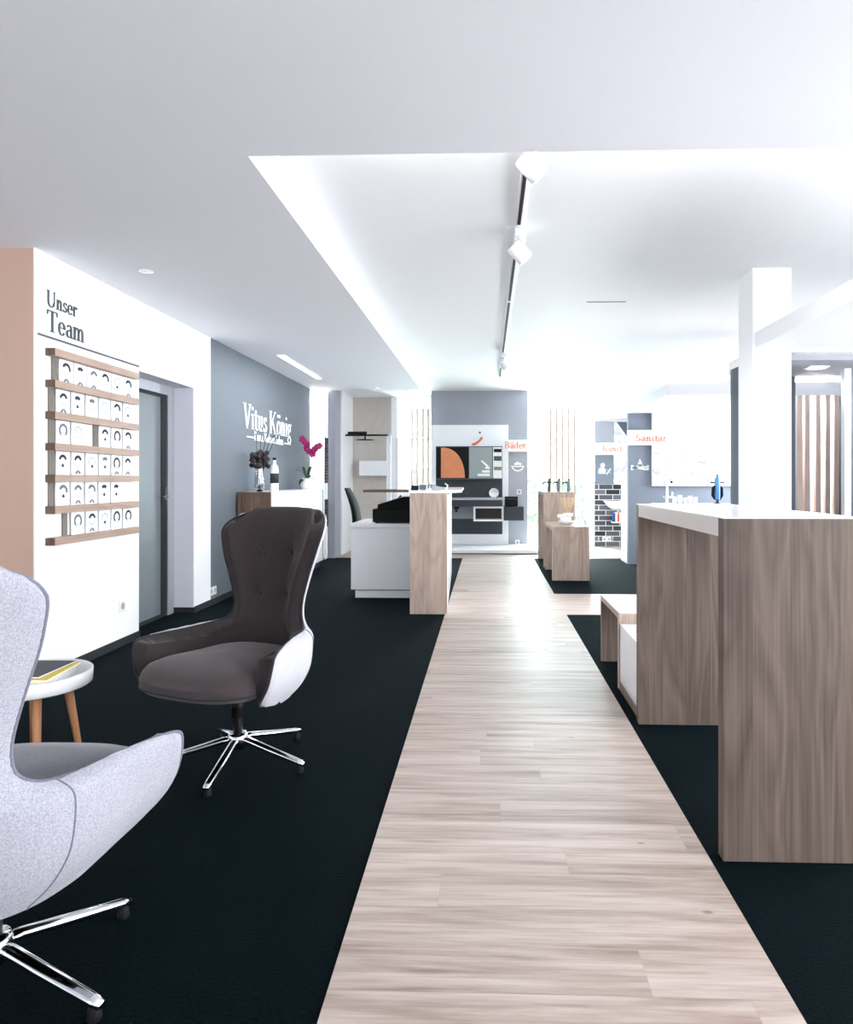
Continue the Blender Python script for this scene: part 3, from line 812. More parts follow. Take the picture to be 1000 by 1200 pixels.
spot('white track spotlight, farthest of the three near the track end', 8.15, (.62, .30, -.62))

# ================================================================== ARMCHAIRS
def herm(tab):
    xs = [t[0] for t in tab]; ys = [t[1] for t in tab]; n = len(xs)
    ms = []
    for i in range(n):
        if i == 0: ms.append((ys[1] - ys[0]) / (xs[1] - xs[0]))
        elif i == n - 1: ms.append((ys[-1] - ys[-2]) / (xs[-1] - xs[-2]))
        else:
            a = (ys[i] - ys[i - 1]) / (xs[i] - xs[i - 1]); b = (ys[i + 1] - ys[i]) / (xs[i + 1] - xs[i])
            ms.append(0 if a * b <= 0 else 2 * a * b / (a + b))
    def f(x):
        if x <= xs[0]: return ys[0]
        if x >= xs[-1]: return ys[-1]
        i = max(k for k in range(n - 1) if xs[k] <= x); h = xs[i + 1] - xs[i]; t = (x - xs[i]) / h
        return ((2 * t ** 3 - 3 * t * t + 1) * ys[i] + (t ** 3 - 2 * t * t + t) * h * ms[i]
                + (-2 * t ** 3 + 3 * t * t) * ys[i + 1] + (t ** 3 - t * t) * h * ms[i + 1])
    return f
fD = herm([(.28, .20), (.34, .225), (.42, .245), (.50, .258), (.60, .272), (.72, .292), (.86, .322), (.98, .352), (1.06, .385)])
fW = herm([(.28, .215), (.34, .268), (.42, .300), (.48, .302), (.52, .298), (.55, .262), (.58, .235), (.64, .225), (.76, .246), (.90, .284), (.98, .300), (1.06, .295)])
fE = herm([(.28, .02), (.295, .12), (.32, .200), (.37, .225), (.44, .225), (.508, .215), (.523, .198), (.530, .150), (.536, .07), (.542, -.03), (.549, -.11), (.560, -.165),
           (.59, -.190), (.66, -.195), (.82, -.195), (.92, -.205), (.98, -.220), (1.02, -.250), (1.045, -.302), (1.06, -.352)])
def armchair(label, loc, rz, base_deg, inner, outer, seat_m, piping, buttons=True):
    root = thing('wing_armchair', label, 'armchair', loc, rz)
    NZ, NS = 78, 84
    zs = []
    for i in range(NZ + 1):
        t = i / NZ
        # denser around the arm / wing transition and the top
        zs.append(.28 + .78 * t)
    zs = sorted(set([round(z, 4) for z in zs] + [.505, .511, .517, .522, .526, .529, .532, .535, .538, .541, .544, .547, .55, .553, .557, .562, 1.03, 1.04, 1.05, 1.055]))
    rowsP = []; half = []
    for z in zs:
        D, W_, E = fD(z), fW(z), fE(z)
        L = .27; ex = 2.5; pts = []
        for k in range(61):
            a = (PI / 2) * k / 60
            x = W_ * math.sin(a) ** (2 / ex); yy = -D + L - L * math.cos(a) ** (2 / ex)
            pts.append((x, yy))
        y0 = -D + L
        out = []
        if E < y0:
            for p, q in zip(pts, pts[1:]):
                out.append(p)
                if q[1] >= E:
                    t = (E - p[1]) / max(1e-9, q[1] - p[1]); out.append((p[0] + (q[0] - p[0]) * t, E)); break
        else:
            out = pts[:]
            for k in range(1, 13):
                yy = y0 + (E - y0) * k / 12
                out.append((W_ + (.10 + .75 * max(0, min(.25, z - .3))) * (yy - y0), yy))
        # resample
        d = [0]
        for p, q in zip(out, out[1:]): d.append(d[-1] + math.hypot(q[0] - p[0], q[1] - p[1]))
        tot = d[-1]; half.append(tot)
        hs = []; j = 0
        for k in range(NS // 2 + 1):
            t = tot * k / (NS // 2)
            while j < len(d) - 2 and d[j + 1] < t: j += 1
            u = (t - d[j]) / max(1e-9, d[j + 1] - d[j])
            hs.append((out[j][0] + (out[j + 1][0] - out[j][0]) * u, out[j][1] + (out[j + 1][1] - out[j][1]) * u))
        def lift(yy): return .012 * max(0, min(1, (yy + .12) / .3))
        def arch(x): return -.009 * (x / .2) ** 2 * max(0, (z - .93) / .13)
        row = [Vector((-x, yy, z + lift(yy) + arch(x))) for x, yy in hs[::-1]] + [Vector((x, yy, z + lift(yy) + arch(x))) for x, yy in hs[1:]]
        rowsP.append(row)
    R, C = len(rowsP), len(rowsP[0])
    # relax the grid a little
    for it in range(6):
        new = [[p.copy() for p in r] for r in rowsP]
        for i in range(1, R - 1):
            for j in range(1, C - 1):
                new[i][j] = rowsP[i][j] * .5 + (rowsP[i - 1][j] + rowsP[i + 1][j] + rowsP[i][j - 1] + rowsP[i][j + 1]) * .125
        for i in range(1, R - 1):
            for j in (0, C - 1): new[i][j] = rowsP[i][j] * .6 + (rowsP[i - 1][j] + rowsP[i + 1][j]) * .2
        rowsP = new
    # round the top corners along the free edge
    idx = [(i, 0) for i in range(R)] + [(R - 1, j) for j in range(1, C - 1)] + [(i, C - 1) for i in range(R - 1, -1, -1)]
    for it in range(7):
        q = [rowsP[i][j].copy() for i, j in idx]
        for k in range(1, len(idx) - 1):
            if q[k].z > .97:
                i, j = idx[k]; rowsP[i][j] = q[k] * .5 + (q[k - 1] + q[k + 1]) * .25
    for it in range(4):
        new = [[p.copy() for p in r] for r in rowsP]
        for i in range(1, R - 1):
            for j in range(1, C - 1):
                new[i][j] = rowsP[i][j] * .4 + (rowsP[i - 1][j] + rowsP[i + 1][j] + rowsP[i][j - 1] + rowsP[i][j + 1]) * .15
        rowsP = new
    def nrm(i, j):
        a = rowsP[min(i + 1, R - 1)][j] - rowsP[max(i - 1, 0)][j]; b = rowsP[i][min(j + 1, C - 1)] - rowsP[i][max(j - 1, 0)]
        return b.cross(a).normalized()           # outwards
    NN = [[nrm(i, j) for j in range(C)] for i in range(R)]
    # boundary polyline for distance
    edge = [rowsP[i][0] for i in range(R)] + rowsP[-1] + [rowsP[i][-1] for i in range(R - 1, -1, -1)]
    tuf = [(sx * .083, z) for sx in (-1, 1) for z in (.675, .85)]
    inn, outr = [], []
    for i in range(R):
        ri, ro = [], []
        for j in range(C):
            p = rowsP[i][j]; n = NN[i][j]
            dd = min((p - e).length for e in edge[::2])
            if i == R - 1 or j in (0, C - 1): dd = 0
            k = min(1, dd / .030); prof = max(0, 1 - (1 - k) ** 2.6) ** (1 / 2.6)
            ti = (.060 if p.z > .60 else .068) * prof
            ri.append(p - n * ti)
            ko = min(1, dd / .03); ro.append(p + n * (.013 * math.sqrt(max(0, 1 - (1 - ko) ** 2))))
        inn.append(ri); outr.append(ro)
    for it in range(14):
        new = [[p.copy() for p in r] for r in inn]
        for i in range(2, R - 2):
            for j in range(2, C - 2):
                new[i][j] = inn[i][j] * .5 + (inn[i - 1][j] + inn[i + 1][j] + inn[i][j - 1] + inn[i][j + 1]) * .125
        inn = new
    for i in range(R):
        for j in range(C):
            p = inn[i][j]
            if p.y < -.05 and abs(p.x) < .17:
                for tx, tz in tuf:
                    r2 = ((p.x - tx) ** 2 + (p.z - tz) ** 2)
                    p = p + Vector((0, -1, 0)) * (.017 * math.exp(-r2 / (.034 ** 2)) + .0022 * math.exp(-abs(p.x - tx) / .018) * math.exp(-((p.z - .76) / .17) ** 4))
                inn[i][j] = p
    ib = MB().grid(inn, True, True).build('inner_upholstery', inner, root, True)
    ob = MB().grid(outr, True, False).build('outer_shell', outer, root, True)
    # sewn seams on the outer shell, between back and arm panels
    for s in (-1, 1):
        js = []
        for i in range(R):
            if zs[i] < .60:
                cs = range(C // 2, C - 1) if s > 0 else range(C // 2, 0, -1)
                for q in cs:
                    a, b = outr[i][q], outr[i][q + s]
                    if a.y <= -.135 < b.y:
                        js.append(a.lerp(b, (-.135 - a.y) / (b.y - a.y))); break
        MB().tube(js, .0022, 6).build('seam', piping, ob, True) if len(js) > 3 else None
    MB().tube(edge, .0055, 8).build('piping', piping, root, True)
    if buttons:
        for tx, tz in tuf:
            bi = min(range(R), key=lambda q: abs(rowsP[q][C // 2].z - tz))
            bj = min(range(C), key=lambda q: abs(rowsP[bi][q].x - tx) + (5 if rowsP[bi][q].y > -.1 else 0))
            p = inn[bi][bj] - NN[bi][bj] * .002
            MB().ball(p, (.011, .006, .011), 12, 6).build('button', inner, ib, True)
    # seat cushion
    P = []; n = 56; prof = [(0.0, .345, .0), (.80, .345, 0), (.95, .352, 0), (1.0, .375, 0), (1.01, .40, 0), (.985, .428, 0), (.93, .447, 0), (.80, .462, 0), (.5, .476, 0), (.0, .482, 0)]
    for fr, z, _ in prof:
        row = []
        for k in range(n + 1):
            a = 2 * PI * k / n; ca, sa = math.cos(a), math.sin(a); ex = 2 / 2.9
            x = .282 * abs(ca) ** ex * (1 if ca >= 0 else -1); yy = .305 * abs(sa) ** ex * (1 if sa >= 0 else -1); yr = (yy * fr + .055)
            x *= .88 + .17 * max(0, min(1, (yy + .05) / .25)); yy = yy + .055
            zz = z + .012 * max(0, yr) / .3 - (.030 * max(0, (yr - .18) / .18) ** 2 if z > .42 else 0)
            row.append(Vector((x * fr, .055 + (yy - .055) * fr, zz)))
        P.append(row)
    sm = MB().grid(P, True, False).build('seat', seat_m, root, True)
    e = [P[3][k] + Vector((0, 0, -.004)) for k in range(n + 1)]
    MB().tube(e, .0045, 6).build('seat_piping', piping, sm, True)
    MB().lathe([(0.0, .325), (.15, .325), (.19, .335), (.20, .348), (.0, .348)], (0, .03, 0), 30).build('seat_pan', M['black'], root, True)
    # mechanism, column and base
    MB().box(-.075, .075, -.10, .10, .285, .327).build('tilt_mechanism', M['black'], root, True, bevel=.008)
    MB().tube([(-.07, .02, .30), (-.20, .03, .29), (-.235, .035, .288)], [.006, .006, .012], 8).build('lever', M['black'], root, True)
    MB().lathe([(.0, .29), (.026, .29), (.026, .19), (.020, .188), (.020, .11), (0, .11)], (0, 0, 0), 20).build('gas_column', M['blackm'], root, True)
    MB().lathe([(.0, .125), (.036, .125), (.042, .115), (.042, .072), (.03, .06), (0, .06)], (0, 0, 0), 24).build('base_hub', M['chrome'], root, True)
    for k in range(5):
        a = math.radians(base_deg + 72 * k) - rz
        u = Vector((math.cos(a), math.sin(a), 0)); Z = Vector((0, 0, 1))
        pts = [u * .02 + Z * .100, u * .06 + Z * .097, u * .16 + Z * .074, u * .30 + Z * .044, u * .328 + Z * .036]
        lg = MB().tube(pts, [.017, .018, .0175, .0155, .012], 14, flat=.75).build('base_leg', M['chrome'], root, True)
        MB().lathe([(0, 0), (.014, 0), (.016, .004), (.014, .026), (.008, .034), (0, .034)], tuple(u * .308), 12).build('glide', M['black'], lg, True)
    return root
armchair('dark taupe wing armchair with a light grey outer shell on dark carpet',
         (-1.06, 2.80, 0), math.radians(160), 54, M['f_dark'], M['f_light'], M['f_seat'], M['pipe_d'])
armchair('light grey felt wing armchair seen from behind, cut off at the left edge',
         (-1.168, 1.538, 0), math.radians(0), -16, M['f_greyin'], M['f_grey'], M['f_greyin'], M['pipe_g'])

# ================================================================== SIDE TABLE + MAGAZINES
TX, TY = -1.905, 2.75
st = thing('side_table', 'round white tray side table on splayed wooden legs beside the light grey armchair', 'side table', (TX, TY, 0))
MB().lathe([(0, .328), (.205, .328), (.213, .335), (.216, .385), (.210, .390), (.204, .385), (.200, .350), (0, .350)], (TX, TY, 0), 56).build('tray_top', M['lacq'], st)
for k in range(4):
    a = math.radians(37 + 90 * k); ca, sa = math.cos(a), math.sin(a)
    MB().tube([(TX + ca * .165, TY + sa * .165, 0), (TX + ca * .115, TY + sa * .115, .33)], [.0125, .019], 14).build('leg', M['legwood'], st)
def magazine(label, cx, cy, z, rz, w_, d_, th, cover):
    t = thing('magazine', label, 'magazine', (cx, cy, z), rz, 'magazines on the side table')
    MB().box(-w_ / 2, w_ / 2, -d_ / 2, d_ / 2, .0015, th - .0015).build('pages', M['card'], t, True)
    MB().box(-w_ / 2 - .001, w_ / 2 + .001, -d_ / 2 - .001, d_ / 2 + .001, 0, .0015).box(-w_ / 2 - .001, w_ / 2 + .001, -d_ / 2 - .001, d_ / 2 + .001, th - .0015, th).build('cover', cover, t, True)
    return t
magazine('white magazine at the bottom of the small pile on the side table', TX + .015, TY - .01, .350, .25, .21, .28, .034, M['card'])
magazine('yellow covered magazine between the white and the dark one', TX + .02, TY + .0, .384, .10, .20, .27, .010, M['yellow'])
magazine('dark covered magazine on top of the pile on the side table', TX - .0, TY + .01, .394, .0, .18, .24, .008, M['ink'])

# ================================================================== SIDEBOARD WITH VASE AND ORCHID
SY0, SY1, SX = 6.91, 9.17, -2.27
sb = thing('sideboard', 'long white sideboard with an oak end panel against the grey wall', 'sideboard', ((WL + SX) / 2, (SY0 + SY1) / 2, 0))
box(WL + .02, SX - .02, SY0 + .03, SY1 - .03, .08, 1.05).build('carcass', M['lacq'], sb)
box(WL + .02, SX, SY0, SY0 + .03, .08, 1.07).build('end_panel', M['oak_end'], sb, bevel=.001)
box(WL + .02, SX, SY1 - .03, SY1, .08, 1.07).build('end_panel', M['dgrey'], sb)
box(WL + .02, SX, SY0 + .03, SY1 - .03, 1.05, 1.07).build('top_board', M['lacq'], sb)
for k in range(3):
    a = SY0 + .035 + k * (SY1 - SY0 - .07) / 3
    box(SX - .02, SX, a + .002, a + (SY1 - SY0 - .07) / 3 - .004, .09, 1.045).build('door', M['lacq'], sb, bevel=.001)
box(WL + .05, SX - .04, SY0 + .05, SY1 - .05, 0, .08).build('plinth', M['skirt'], sb)

vx, vy = -2.46, 7.12
va = thing('glass_vase', 'tall clear glass vase of dark dried flowers on the near end of the sideboard', 'vase', (vx, vy, 1.07))
MB().lathe([(0.0, .004), (.050, .004), (.058, .02), (.050, .12), (.042, .24), (.048, .30), (.045, .30), (.039, .24), (.047, .12), (.052, .03), (0, .018)], (vx, vy, 1.07), 28).build('vessel', glass_mat('vase_glass', (238, 242, 244), .18), va)
dh = MB(); rg = random.Random(5)
for k in range(60):
    a = rg.uniform(0, 2 * PI); r = rg.uniform(0, .10); zz = rg.uniform(-.09, .065)
    dh.ball((vx + math.cos(a) * r, vy + math.sin(a) * r, 1.07 + .36 + zz), (rg.uniform(.02, .034),) * 3, 8, 5)
dh.build('dried_flower_head', M['dryhead'], va)
for k in range(5):
    dx = -.03 + .028 * k; MB().tube([(vx + dx * .2, vy, 1.09), (vx + dx * .6, vy, 1.35), (vx + dx + .01 * k, vy + .02 * k, 1.60), (vx + dx * 2 + .02, vy + .03 * k, 1.70 - .02 * (k % 2))], [.004, .004, .0035, .006], 6).build('branch', M['stemdark'], va)
bx_, by_ = -2.350, 7.29
wb = thing('white_bottle', 'slim white bottle with a dark label beside the dried flowers', 'bottle', (bx_, by_, 1.07))
MB().lathe([(0, 0), (.042, 0), (.045, .01), (.045, .24), (.036, .28), (.018, .30), (.016, .345), (0, .345)], (bx_, by_, 1.07), 24).build('body', M['ceramic'], wb)
MB().lathe([(.0455, .09), (.0462, .09), (.0462, .20), (.0455, .20)], (bx_, by_, 1.07), 24).build('bottle_label', M['inkd'], wb)
MB().lathe([(0, .345), (.019, .345), (.019, .372), (0, .372)], (bx_, by_, 1.07), 16).build('cap', M['black'], wb)
d2 = thing('pebble', 'small black pebble at the foot of the white bottle', 'pebble', (-2.43, 7.04, 1.07))
MB().ball((-2.43, 7.04, 1.082), (.034, .024, .013)).build('stone', M['black'], d2)

oy, _ = PX(360, 576, -2.40)
ox = -2.40
oc = thing('potted_orchid', 'magenta orchid in a round white pot on the far end of the sideboard', 'orchid', (ox, oy, 1.07))
MB().lathe([(0, 0), (.062, 0), (.085, .04), (.093, .10), (.088, .145), (.080, .145), (.082, .11), (0, .11)], (ox, oy, 1.07), 32).build('pot', M['ceramic'], oc)
MB().lathe([(0, .122), (.078, .118)], (ox, oy, 1.07), 20).build('soil', M['skirt'], oc)
def leafy(a, length, lift, droop, wd):
    rows_ = []
    for i in range(9):
        t = i / 8; r = length * t; z = lift * math.sin(t * PI * .6) - droop * t * t
        h = wd * math.sin(PI * min(1, t * .93 + .07)) ** .7
        c = Vector((ox + math.cos(a) * r, oy + math.sin(a) * r, 1.07 + .13 + z)); s = Vector((-math.sin(a), math.cos(a), 0))
        rows_.append([c - s * h + Vector((0, 0, h * .35)), c, c + s * h + Vector((0, 0, h * .35))])
    return MB().grid(rows_)
for a, L_, li, dr_, wd in ((3.3, .17, .14, .02, .032), (2.6, .15, .18, .0, .03), (.3, .15, .05, .11, .03), (4.4, .19, .03, .10, .034), (5.6, .12, .17, 0, .026), (1.5, .14, .08, .05, .03)):
    leafy(a, L_, li, dr_, wd).build('leaf', M['leaf'], oc)
for sgn, tips in ((-1, [(-.06, .67), (-.03, .63), (.0, .60), (-.01, .55), (.02, .51)]), (1, [(.17, .58), (.13, .56), (.09, .53), (.07, .47)])):
    p0 = Vector((ox, oy, 1.19)); tip = Vector((ox + tips[0][0], oy, 1.07 + tips[0][1]))
    pts = [p0.lerp(tip, t) + Vector((0, 0, .05 * math.sin(t * PI))) + Vector((.01 * sgn * math.sin(t * PI), 0, 0)) for t in [i / 8 for i in range(9)]]
    sm_ = MB().tube(pts, .0035, 6).build('flower_stem', M['stemgreen'], oc)
    for q, (dx, dz) in enumerate(tips):
        c = Vector((ox + dx, oy - .01 + .012 * q, 1.07 + dz)); fl = MB()
        for k in range(5):
            a = 2 * PI * k / 5 + q; u = Vector((math.cos(a), -.2, math.sin(a)))
            fl.ball(c + u * .026, (.023, .009, .023), 8, 5)
        fl.ball(c + Vector((0, -.012, -.004)), (.007, .009, .009), 8, 5)
        fl.build('flower', M['magenta'], sm_)

# sample rack seen edge-on past the sideboard
rx, rz_ = PY(382, 513, 9.95)
rk = thing('sample_rack', 'narrow dark column of stacked sample boards beside the orchid', 'sample rack', (rx, 9.95, 0))
box(rx - .015, rx - .008, 9.9, 10.05, 0, rz_ + .02).build('backing', M['white'], rk)
for (v0, v1) in ((513, 566), (585, 617)):
    zt = PY(382, v0, 9.95)[1]; zb = PY(382, v1, 9.95)[1]; n = int((zt - zb) / .045)
    for k in range(n): box(rx - .008, rx + .018, 9.91, 10.04, zb + k * (zt - zb) / n, zb + (k + .93) * (zt - zb) / n).build('sample_board', M['slate'] if k % 3 else M['oak_end'], rk)

# ================================================================== SHOWER NICHE
sx0, sz0 = PY(398, 510, 10.75); sx1, _ = PY(455, 510, 10.75)
sh = thing('rain_shower', 'black wall shower bar with a flat rain head in the stone niche', 'shower', (-2.3, 10.75, sz0))
MB().tube([(-2.3, 10.75, sz0 + .0), (sx1, 10.75, sz0 - .0)], .016, 10).build('bar', M['blackm'], sh)
mx_, _z = PY(408, 507, 10.72); nx_, _z = PY(430, 507, 10.72)
MB().tube([(mx_, 10.72, sz0 + .03), (nx_, 10.72, sz0 + .03)], .028, 14).build('valve_body', M['blackm'], sh)
hx, hz = PY(428, 515.5, 10.72)
MB().tube([(hx, 10.72, sz0), (hx, 10.72, hz)], .014, 10).build('head_arm', M['blackm'], sh)
MB().lathe([(0, .012), (.05, .012), (.14, .004), (.145, -.004), (0, -.006)], (hx, 10.72, hz), 30).build('shower_head', M['blackm'], sh)
ax, az = PY(421, 540, YB - .25); bx, bz = PY(455, 557.5, YB - .25)
tag(box(ax, bx + .1, YB - .25, YB, bz, az).build('wall_box', M['lacq'], bevel=.004), 'plain white box mounted on the stone wall of the shower niche', 'wall box')
for i, (u0, u1) in enumerate(((453, 458), (459, 466))):
    a0, zt = PY(u0, 510 + i * 3, 10.9 - i * .25); a1, _ = PY(u1, 510, 10.9 - i * .25)
    t = thing('shower_panel', 'white folding shower panel, %s of the two beside the stone niche' % ('left' if i == 0 else 'right'), 'shower panel', ((a0 + a1) / 2, 10.9 - i * .25, .004), 0, 'shower panels beside the stone niche')
    box(a0, a1 - .012, 10.9 - i * .25, 10.92 - i * .25, .004, zt).build('panel', M['lacq'], t)
    box(a1 - .012, a1, 10.89 - i * .25, 10.93 - i * .25, .004, zt).build('profile', M['alu'], t)

# wooden slats by the windows
def slats(us, w_px, v_top, Y, lab, grp, zb=.004, mat='slat', two=False):
    for i, u in enumerate(us):
        x, zt = PY(u, v_top, Y); ww = w_px * Y / F_PX
        o = box(x - ww / 2, x + ww / 2, Y, Y + .06, zb, zt).build('wooden_slat', M[mat])
        tag(o, lab % ['first', 'second', 'third', 'fourth', 'fifth'][i], 'slat', grp)
slats([483, 489, 496, 502], 2.6, 479, 11.9, 'tall pale wooden slat in front of the narrow window, %s from the left', 'wooden slats at the narrow rear window')
slats([645.5, 652.5, 659.5, 666.5, 673.5], 2.4, 478, 10.9, 'tall thin wooden slat before the wide rear window, %s from the left', 'wooden slats at the wide rear window')
for i, u in enumerate((938, 947, 959.5, 971, 981)):
    x, _ = PY(u, 463, YC + .02)
    o = box(x - .022, x + .022, YC + .02, YC + .07, 0, wz0).build('wooden_slat', M['slat'])
    tag(o, 'upright wooden slat seen through the cabin doorway at right, %s from the left' % ['first', 'second', 'third', 'fourth', 'fifth'][i], 'slat', 'wooden slats in the right-hand cabin')
tag(box(wx0, wx1, YC + .02, YC + .07, wz0, wz1 - .03).build('slat_header', M['white']), 'white header board above the slats in the right-hand cabin', 'header')

# ================================================================== RECEPTION DESK
rd = thing('reception_counter', 'tall reception counter with an oak end panel and a white side', 'counter', (-.52, 6.5, 0))
x0, x1 = -.69, -.357
box(x0, x1, 5.92, 5.98, 0, 1.08).build('end_panel', M['oak_l'], rd, bevel=.0015)
MB().prism([(x1 - .004, 5.98), (x1 - .10, 8.6), (x1 - .14, 8.6), (x1 - .05, 5.98)], (0, 0, 0), (1, 0, 0), (0, 1, 0), (0, 0, 1), 1.05).build('white_side', M['lacq'], rd)
MB().prism([(-.70, 5.93), (-.42, 5.93), (-.24, 6.25), (-.30, 8.6), (-.70, 8.6)], (0, 0, 1.08), (1, 0, 0), (0, 1, 0), (0, 0, 1), .022).build('counter_top', M['lacq'], rd)
xl = PY(431, 577, 6.6)[0]
box(xl, -.70, 6.35, 6.85, 1.078, 1.102).build('oak_shelf_board', M['oak_end'], rd)
box(-1.02, -.72, 7.5, 7.53, .756, 1.078).build('screen_panel', M['lacq'], rd)
dk = thing('desk_cabinet', 'white low desk cabinet left of the oak end panel', 'desk', (-1.0, 7.0, 0))
dx0 = PY(411, 640, 6.69)[0]
box(dx0, -.70, 6.71, 7.50, .085, .715).build('carcass', M['lacq'], dk, bevel=.002)
box(dx0 - .005, -.70, 6.69, 7.55, .715, .755).build('worktop', M['lacq'], dk, bevel=.002)
box(dx0 + .04, -.72, 6.73, 7.45, 0, .075).build('plinth', M['lacq'], dk)
box(dx0 + .03, -.72, 6.74, 7.44, .075, .085).build('shadow_gap', M['skirt'], dk)

# printer-like office machine
pr = thing('office_printer', 'black office printer with a sloping tray on the white desk', 'printer', (-1.0, 6.9, .755))
qx0 = PY(437, 600, 6.78)[0]
box(qx0, -.72, 6.76, 7.12, .765, .90).build('body', M['black'], pr, bevel=.008)
MB().prism([(qx0 + .05, .90), (-.72, .90), (-.72, 1.02), (-.86, 1.02), (qx0 + .05, .945)], (0, 6.78, 0), (1, 0, 0), (0, 0, 1), (0, 1, 0), .30).build('sloping_lid', M['black'], pr, bevel=.004)
MB().prism([(qx0 + .06, .947), (-.87, 1.022), (-.87, 1.028), (qx0 + .06, .953)], (0, 6.80, 0), (1, 0, 0), (0, 0, 1), (0, 1, 0), .22).build('paper', M['card'], pr)
for k in range(2): box(qx0 + .02 + .36 * k, qx0 + .05 + .36 * k, 6.80, 6.83, .755, .765).build('foot', M['black'], pr)
ph = thing('desk_telephone', 'black telephone receiver on a stand above the printer', 'telephone', (-.85, 7.0, .755))
ax, az = PY(447, 591, 7.3); bx, bz = PY(463, 588, 7.3); cx_, cz = PY(471, 581.5, 7.3)
MB().tube([(ax, 7.3, az), (ax + .05, 7.3, az + .012), (bx, 7.3, bz), (bx + .03, 7.3, bz + .012), (cx_, 7.3, cz)], [.022, .018, .016, .018, .022], 10).build('receiver', M['black'], ph)
MB().tube([(bx, 7.3, .755), (bx, 7.3, bz)], .012, 8).build('stand', M['blackm'], ph)
MB().lathe([(0, 0), (.07, 0), (.065, .015), (0, .018)], (bx, 7.3, .755), 20).build('stand_foot', M['blackm'], ph)
nb = thing('note_block', 'small white note block on the left side of the desk', 'note block', (-1.2, 7.3, .755))
box(-1.245, -1.155, 7.24, 7.36, .755, .775).build('sheets', M['card'], nb)

# things on the reception counter
def small(name, label, cat, loc): return thing(name, label, cat, loc)
ZT = 1.102
t = small('pen_holder', 'black pen holder at the left end of the counter top', 'pen holder', (-.66, 6.05, ZT))
MB().box(-.69, -.625, 6.02, 6.09, ZT, ZT + .045).build('holder', M['black'], t, bevel=.004)
for k in range(3): MB().tube([(-.675 + .018 * k, 6.055, ZT + .03), (-.682 + .024 * k, 6.06, ZT + .075)], .003, 6).build('pen', M['steel'], t)
t = small('business_card_stand', 'clear card stand with a pale frame beside the pen holder', 'card stand', (-.585, 6.06, ZT))
MB().box(-.62, -.55, 6.05, 6.055, ZT, ZT + .055).box(-.62, -.55, 6.055, 6.09, ZT, ZT + .004).build('holder', M['alu'], t)
box(-.612, -.558, 6.040, 6.049, ZT + .008, ZT + .048).build('cards', M['inkm'], t)
t = small('glass_tumbler', 'small water glass on the counter top', 'glass', (-.525, 6.07, ZT))
MB().lathe([(0, 0), (.022, 0), (.027, .06), (.025, .06), (.020, .006), (0, .006)], (-.525, 6.07, ZT), 20).build('vessel', glass_mat('tumbler_glass', (225, 230, 232), .3), t)
t = small('card_terminal', 'grey and white tilted card terminal on the counter top', 'card terminal', (-.44, 6.08, ZT))
MB().prism([(-.50, .0), (-.375, .0), (-.375, .018), (-.50, .052)], (0, 6.02, ZT), (1, 0, 0), (0, 0, 1), (0, 1, 0), .09).build('body', M['alu'], t, bevel=.003)
MB().prism([(-.490, .0495), (-.43, .034), (-.43, .036), (-.490, .0515)], (0, 6.03, ZT), (1, 0, 0), (0, 0, 1), (0, 1, 0), .07).build('screen', M['black'], t)
MB().tube([(-.375, 6.06, ZT + .006), (-.36, 6.07, ZT + .045), (-.385, 6.08, ZT + .062)], .007, 8).build('cable', M['card'], t)

# office chair behind the desk
ocx, ocy = -1.50, 7.9
oc2 = thing('office_chair', 'black office chair with a tall padded back behind the white desk', 'office chair', (ocx, ocy, 0))
rows_ = []
for i in range(15):
    t_ = i / 14; z = .60 + .50 * t_; hw = .19 * (1 - .25 * t_ ** 3); lean = -.12 * t_ + .04 * math.sin(t_ * PI) 
    row = []
    for j in range(17):
        a = 2 * PI * j / 16; row.append(Vector((ocx - .05 + lean + .045 * math.cos(a) * (1 - .55 * t_ ** 4), ocy - .0 + hw * math.sin(a), z + .0)))
    rows_.append(row)
mb = MB().grid(rows_); mb.add(rows_[-1][:-1], [tuple(range(16))], True); mb.add(rows_[0][:-1], [tuple(range(16))[::-1]], True)
mb.build('backrest', plain('black_leather', (7, 7, 8), .65, spec=.2), oc2)
MB().ball((ocx + .22, ocy, .50), (.24, .24, .05), 24, 10).build('seat', M['black'], oc2)
MB().tube([(ocx + .1, ocy, .46), (ocx - .06, ocy, .48), (ocx - .075, ocy, .66)], .018, 10).build('back_support', M['blackm'], oc2)
MB().tube([(ocx + .22, ocy, .46), (ocx + .22, ocy, .09)], .026, 14).build('column', M['blackm'], oc2)
for k in range(5):
    a = 2 * PI * k / 5 + PI
    lg = MB().tube([(ocx + .22, ocy, .10), (ocx + .22 + .30 * math.cos(a), ocy + .30 * math.sin(a), .075)], [.022, .014], 10).build('base_leg', M['blackm'], oc2)
    MB().tube([(ocx + .22 + .30 * math.cos(a), ocy + .30 * math.sin(a) - .022, .032), (ocx + .22 + .30 * math.cos(a), ocy + .30 * math.sin(a) + .022, .032)], .032, 14).build('castor', M['black'], lg)

# ================================================================== BATHROOM DISPLAY
YV = 11.58
vp = thing('vanity_wall_unit', 'white bathroom vanity wall panel with mirror cabinet and dark drawers', 'vanity unit', (-.3, YV, .07))
def R4(u0, v0, u1, v1, Y, d, nm, mat, par=vp, bev=0.0):
    x0, z1 = PY(u0, v0, Y); x1, z0 = PY(u1, v1, Y)
    return box(x0, x1, Y, Y + d, z0, z1).build(nm, mat, par, bevel=bev)
R4(506, 498, 596, 638, YV, .11, 'back_panel', M['lacq'])
R4(511, 562, 589, 626, YV - .008, .008, 'dark_backing', M['slate'])
mc = R4(511, 523, 589, 562, YV - .12, .12, 'mirror_cabinet', M['dgrey'])
R4(511.5, 524, 549.5, 560.5, YV - .126, .006, 'black_print', M['black'], mc)
